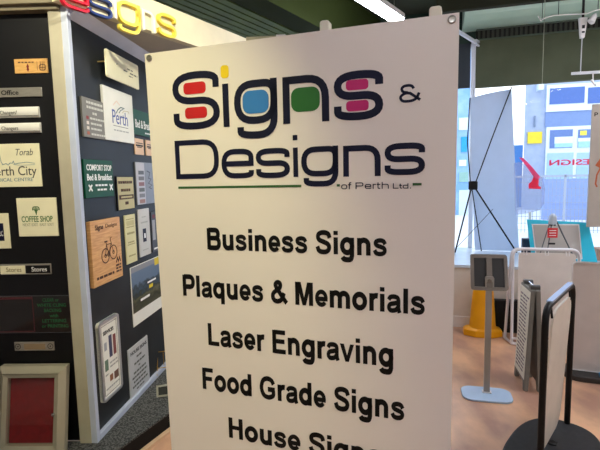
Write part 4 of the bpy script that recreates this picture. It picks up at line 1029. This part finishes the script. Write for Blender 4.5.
# track light cable and spot
v20 = HG.uv(590, 20)[1]
t = thing('track_light', 'white spotlight on a thin wavy cable in front of the ribbed grille', 'spotlight', HG, (0, 0, v20))
pts = [HG.uv(*p) for p in ((536, 18), (539, 23), (541, 21), (545, 19.5), (552, 17.5), (562, 17), (572, 16.5), (584, 16), (592, 13), (600, 11))]
MB().tube([(x, -.06, z) for x, z in pts]+[(pts[-1][0]+.7, -.06, pts[-1][1]+.05)], .005, 8).build('cable', M_white, t)
a, b = HG.uv(593, 18), HG.uv(588, 24)
MB().tube([(a[0], -.06, a[1]+.02), (a[0]-.01, -.06, a[1]), (b[0], -.06, b[1]), (b[0]-.005, -.06, b[1]-.005)], .02, 14, rr=[.008, .022, .034, .026]).build('lamp_head', M_white, t, smooth=True)
for p in ((540, 21), (556, 17.3), (595, 12.5)):
    q = HG.uv(*p); MB().tube([(q[0], -.06, q[1]-.0), (q[0], -.06, CEIL)], .003, 6).build('suspension_wire', M_dark, t)
# blind cord
o = MB(); a = W.uv(544.5, 3, .62); b = W.uv(542, 84, .62)
x_ = W.uv(543, 60, .62)[0]
o.tube([(x_, -.62, CEIL), (x_, -.62, b[1])], .003, 6)
tagit(o.build('blind_cord', mat('pale_cord', 'a8ae9c', .5), fr=W), 'thin pale cord hanging from the ceiling in front of the blind', 'cord')

# window film: red mirrored lettering on the glass
gl = .05
mb = MB(); l, z0 = W.uv(550.5, 165.4); r, _ = W.uv(603, 164); cap = W.uv(560, 159.6)[1]-z0
text(mb, 'DESIGN', l, r, z0, cap, .055, .063, off=.02, mirror=True)
mb.build('glass_lettering', translucent('red_window_vinyl', 'f2788c', .7), win)
# tinted acrylic display panel with pink shapes
AP = Fr(at_y(530, 190, 4.95), 103)
f = lambda x, y: AP.uv(x, y)
t = thing('acrylic_panel', 'pale blue see-through acrylic display piece with pink shapes in the window', 'display', AP, (AP.uv(528, 213)[0], 0, zP))
out = [f(514, 163), f(520, 162), f(530, 168), (f(543, 178)), f(545, 190), f(544, 204), f(540, 210), f(530, 213), f(515, 215)]
MB().prism(out, -.004, .004).build('clear_sheet', mat('blue_acrylic', 'b8c8f4', .1, alpha=.3), t)
MB().prism([f(519, 157.5), f(523, 158), f(532, 167), f(540, 177), f(537, 181), f(533, 176), f(526, 166)], -.010, -.005).build('pink_stroke', translucent('pink_vinyl', 'f878a8', .6), t)
MB().prism([f(534, 176), f(538.5, 180), f(538, 186), (f(541, 187)), f(540, 189), f(528.5, 188.5), f(528.5, 184), f(531, 182)], -.010, -.005).build('red_shape', translucent('coral_vinyl', 'ff5478', .6), t)
cx_, _ = f(530, 214)
MB().box(cx_-.1, cx_+.1, -.05, .05, zP, zP+.02, bev=.004).box(cx_-.012, cx_+.012, -.012, .012, zP+.02, f(530, 212)[1]).build('display_foot', M_white, t)
# small thing on the platform by the right edge and dark box
o = MB().box(PF.uv(595, 255, -.5)[0], PF.uv(595, 255, -.5)[0]+.22, .44, .6, zP, PF.uv(598, 248, -.5)[1], bev=.008)
tagit(o.build('brown_package', mat('kraft_card', 'b98a72', .7), fr=PF), 'brown card package on the white platform at the right edge', 'package')
u0 = PF.uv(523, 246, -.52)[0]; u1 = PF.uv(532, 246, -.52)[0]
o = MB().box(u0, u1, .52, .62, zP, PF.uv(528, 239, -.52)[1], bev=.006)
tagit(o.build('display_block', mat('midnight_block', '14203a', .5), fr=PF), 'small dark blue block on the platform left of the cyan board', 'block')

# ------------------------------------------------------------------ street outside
GZ = -.25
struct('ground', MB().box(-40, 60, 6.6, 70, GZ-.1, GZ), mat('pale_paving', 'd8dce2', .8))
FBK = Fr(at_y(560, 150, 22), 104)
bf = lambda x, y, o_=0: FBK.uv(x, y, o_)
M_fac = mat('pale_blue_render', 'a9b6cc', .8, col2='9cabc6', scale=3)
M_fw = mat('white_facade_frame', 'dfeaf2', .6)
M_bw = mat('blue_window_glass', '3f66b0', .25, spec=.6)
M_bp = mat('blue_spandrel', '7790c0', .6)
t = thing('street_building', 'pale blue building with white framed windows across the street', 'building', FBK, (0, 0, GZ))
xl0 = bf(524.5, 120)[0]
MB().slab([(xl0, 0), (xl0+14, 0), (xl0+14, 6), (xl0+2, 6)], GZ, 9).build('facade', M_fac, t)
def fb(x0, y0, x1, y1, y_0, y_1, nm, m_, lab=None):
    a, b = bf(x0, y0), bf(x1, y1)
    a2, b2 = bf(x1, y0), bf(x0, y1)
    l, r, tp, bt_ = (a[0]+b2[0])/2, (b[0]+a2[0])/2, (a[1]+a2[1])/2, (b[1]+b2[1])/2
    return MB().box(l, r, y_0, y_1, bt_, tp).build(nm, m_, t)
fb(546, 83, 640, 110, -.12, 0, 'window_frame', M_fw)
fb(549, 88, 583.5, 104, -.15, -.1, 'window', M_bw); fb(587, 87, 625, 103, -.15, -.1, 'window', M_bw)
fb(545, 110, 640, 125.5, -.06, 0, 'spandrel_panel', M_bp)
fb(545, 125.5, 640, 178, -.12, 0, 'window_frame', M_fw)
fb(549, 130, 571.5, 148.2, -.15, -.1, 'window', mat('grey_blue_window', '5c7ab4', .3)); fb(577, 129, 625, 147, -.15, -.1, 'window', mat('grey_blue_window', '5c7ab4'))
fb(553.5, 137, 572, 143.5, -.17, -.15, 'window_reflection_panel', M_fw); fb(553.5, 143.5, 571, 147.5, -.17, -.15, 'window_poster', mat('aqua_print', '9fcfdc', .5))
fb(579, 131, 585.5, 135.5, -.17, -.15, 'yellow_notice', mat('yellow_notice', 'eadd50', .5)); fb(577, 137.5, 625, 141, -.17, -.15, 'window_poster', M_fw); fb(577, 141, 625, 147, -.17, -.15, 'window_poster', mat('aqua_print', '9fcfdc'))
fb(546, 153, 572, 180, -.15, -.1, 'window', mat('pale_blue_pane', 'a2c4ea', .3)); fb(575.5, 152, 640, 180, -.15, -.1, 'window', mat('pale_blue_pane', '88aede'))
fb(527.4, 132, 541.6, 143.5, -.08, 0, 'yellow_sign', mat('yellow_wall_sign', 'f0d22a', .5))
fb(536, 85, 541, 91.5, -.5, 0, 'wall_lamp', M_fw); fb(534, 116, 535.3, 127, -.1, 0, 'wall_bracket', mat('blue_grey_metal', '8090a8', .5))
# mesh fence
FN = Fr(at_y(560, 180, 13), 104); ff = lambda x, y: FN.uv(x, y)
t = thing('mesh_fence', 'white grid mesh fence along the street beyond the window', 'fence', FN, (0, 0, GZ))
x0 = ff(500, 190)[0]; x1 = x0+7; zt_ = ff(560, 176)[1]
mb = MB(); x = x0; 
while x < x1: mb.box(x, x+.012, -.006, .006, GZ+.05, zt_); x += .10
z = GZ+.12
while z < zt_: mb.box(x0, x1, -.008, .008, z, z+.012); z += .2
mb.build('mesh', mat('pale_grey_wire', '8c96aa', .5), t)
MB().box(x0, x1, -.03, .03, zt_-.03, zt_+.03).build('top_rail', mat('grey_fence_rail', '9aa4b8', .5), t)
mb = MB()
for k in range(5): MB().box(x0+k*1.7, x0+k*1.7+.06, -.03, .03, GZ, zt_+.05).build('post', mat('grey_fence_rail', '9aa4b8'), t)
# parked van/low wall, blue grey
PV = Fr(at_y(560, 190, 17), 104); pf_ = lambda x, y: PV.uv(x, y)
o = MB().box(pf_(544, 190)[0], pf_(544, 190)[0]+6, 0, .3, pf_(560, 204)[1], pf_(560, 179)[1]).box(pf_(544, 190)[0], pf_(544, 190)[0]+6, 0.02, .28, GZ, pf_(560, 203)[1])
tagit(o.build('boundary_wall', mat('blue_violet_wall', '8499cc', .7), fr=PV), 'low blue violet wall behind the mesh fence', 'wall')
# left glimpse
GB_ = Fr(at_y(463, 150, 20), 100); g = lambda x, y: GB_.uv(x, y)
t = thing('street_building', 'pale blue building glimpsed left of the white window post', 'building', GB_, (0, 0, GZ))
MB().box(g(440, 100)[0], g(471, 100)[0], 0, 4, GZ, 7).build('facade', mat('sky_blue_render', '9cc0e8', .8, col2='7aa6dc', scale=1.2, lo=.4, hi=.6), t)
MB().box(g(461, 140)[0], g(466.7, 140)[0], -.1, 0, g(463, 152)[1], g(463, 137)[1]).build('blue_shop_sign', mat('bright_blue_sign', '1e9ae0', .5), t)
for q in ((459, 172, 468, 182, '8fb8b0'), (459, 118, 468, 130, 'd4e6f2'), (459, 190, 468, 215, 'cfe2f0'), (459, 160, 466, 166, 'e4eee8')):
    a, b = g(q[0], q[1]), g(q[2], q[3]); MB().box(a[0], b[0], -.06, 0, b[1], a[1]).build('shopfront_panel', mat('shopfront_'+q[4], q[4], .5), t)
SBX = Fr(at_y(519, 150, 24), 100); g = lambda x, y: SBX.uv(x, y)
o = MB().box(g(496, 150)[0], g(523, 150)[0], 0, 2, GZ, g(519, 145)[1])
tagit(o.build('distant_building', mat('deep_sky_blue', '6aa4e0', .7), fr=SBX), 'low blue building in the bright gap beside the blank window banner', 'building')

# ------------------------------------------------------------------ lighting
def tube_light(P, az, L=1.25, label='', strength=14):
    fr = Fr(P, az); z = P.z
    t = thing('fluorescent_light', label, 'ceiling light', fr, (0, 0, z))
    MB().box(-L/2, L/2, -.065, .065, z+.035, z+.085, bev=.006).build('housing', M_white, t)
    MB().box(-L/2+.01, L/2-.01, -.058, .058, z, z+.034, bev=.008).build('diffuser', mat('lit_diffuser', 'f6f6ff', .5, emit=strength), t)
    MB().box(-L/2, L/2, -.004, .004, z-.004, z, bev=.001).build('centre_strip', mat('diffuser_seam', 'd8d8d4', .5), t)
    for x in (-L/2+.12, L/2-.12): MB().tube([(x, 0, z+.085), (x, 0, CEIL)], .004, 6).build('suspension_wire', M_steel, t)
    return t
P1 = at_z(397, 22, 3.1); dirv = Vector((math.sin(R(36)), math.cos(R(36)), 0))
tube_light(P1-dirv*.75, 36, 1.6, 'suspended fluorescent strip light above the middle of the big banner', 44)
tube_light(Vector((-.6, -1.2, 3.1)), 36, 1.6, 'added unseen fluorescent strip light behind the camera on the left', 44)  # unseen fixture, added to light the room from behind the camera
tube_light(Vector((1.9, -.6, 3.1)), 36, 1.6, 'added unseen fluorescent strip light behind the camera on the right', 44)  # second added fixture out of view, more room light from the rear
tube_light(Vector((3.2, 1.9, 3.1)), 36, 1.6, 'added unseen fluorescent strip light near the right wall', 44)  # out-of-view fixture added as extra room light on the right
def spot(P, target, power, col, size=80, label=''):
    fr = Fr(P, 90); z = P.z; t = thing('ceiling_spotlight', label, 'spotlight', fr, (0, 0, z))
    d = (Vector(target)-P).normalized()
    MB().tube([(0, 0, z), tuple(Vector((0, 0, z))-d*.1)], .04, 16).build('lamp_head', M_white, t, smooth=True)
    MB().tube([tuple(Vector((0, 0, z))-d*.06), (0, 0, CEIL)], .008, 8).build('stem', M_white, t)
    l = bpy.data.lights.new('spot_lamp', 'SPOT'); l.energy = power; l.color = col; l.spot_size = R(size); l.spot_blend = .8; l.shadow_soft_size = .04
    o = bpy.data.objects.new('spot_lamp', l); C.objects.link(o); o.location = P+d*.03; o.rotation_euler = d.to_track_quat('-Z', 'Y').to_euler()
tube_light(Vector((3.15, 3.0, 3.1)), 36, 1.6, 'added unseen fluorescent strip light brightening the pavement signs by the window', 44)  # unseen, added to brighten the right side of the view
spot(Vector((-1.3, 1.1, 3.0)), (-1.5, 2.6, 1.9), 95, (1, .93, .68), 80, 'warm spotlight aimed at the black display wall')
spot(Vector((-.2, 1.7, 3.05)), (-1.0, 3.0, 1.8), 100, (1, .94, .74), 80, 'warm spotlight aimed at the charcoal side wall')
spot(Vector((-.75, .3, 2.9)), (-.5, 1.4, 1.3), 75, (1, .98, .45), 50, 'warm spotlight aimed at the left side of the big banner')

w = bpy.data.worlds.new('sky'); bpy.context.scene.world = w; w.use_nodes = True; nt = w.node_tree
bg = nt.nodes['Background']; bg.inputs[1].default_value = 2.05
tc = nt.nodes.new('ShaderNodeTexCoord'); sp = nt.nodes.new('ShaderNodeSeparateXYZ'); nt.links.new(tc.outputs['Generated'], sp.inputs[0])
cr = nt.nodes.new('ShaderNodeValToRGB'); cr.color_ramp.elements[0].position = 0; cr.color_ramp.elements[0].color = (.95, .98, 1, 1)
cr.color_ramp.elements[1].position = .8; cr.color_ramp.elements[1].color = (.72, .84, 1, 1)
nt.links.new(sp.outputs[2], cr.inputs[0]); nt.links.new(cr.outputs[0], bg.inputs[0])

sc = bpy.context.scene
sc.view_settings.view_transform = 'Standard'; sc.view_settings.look = 'None'; sc.view_settings.gamma = 1
sc.view_settings.use_curve_mapping = False; sc.view_settings.exposure = 0.22
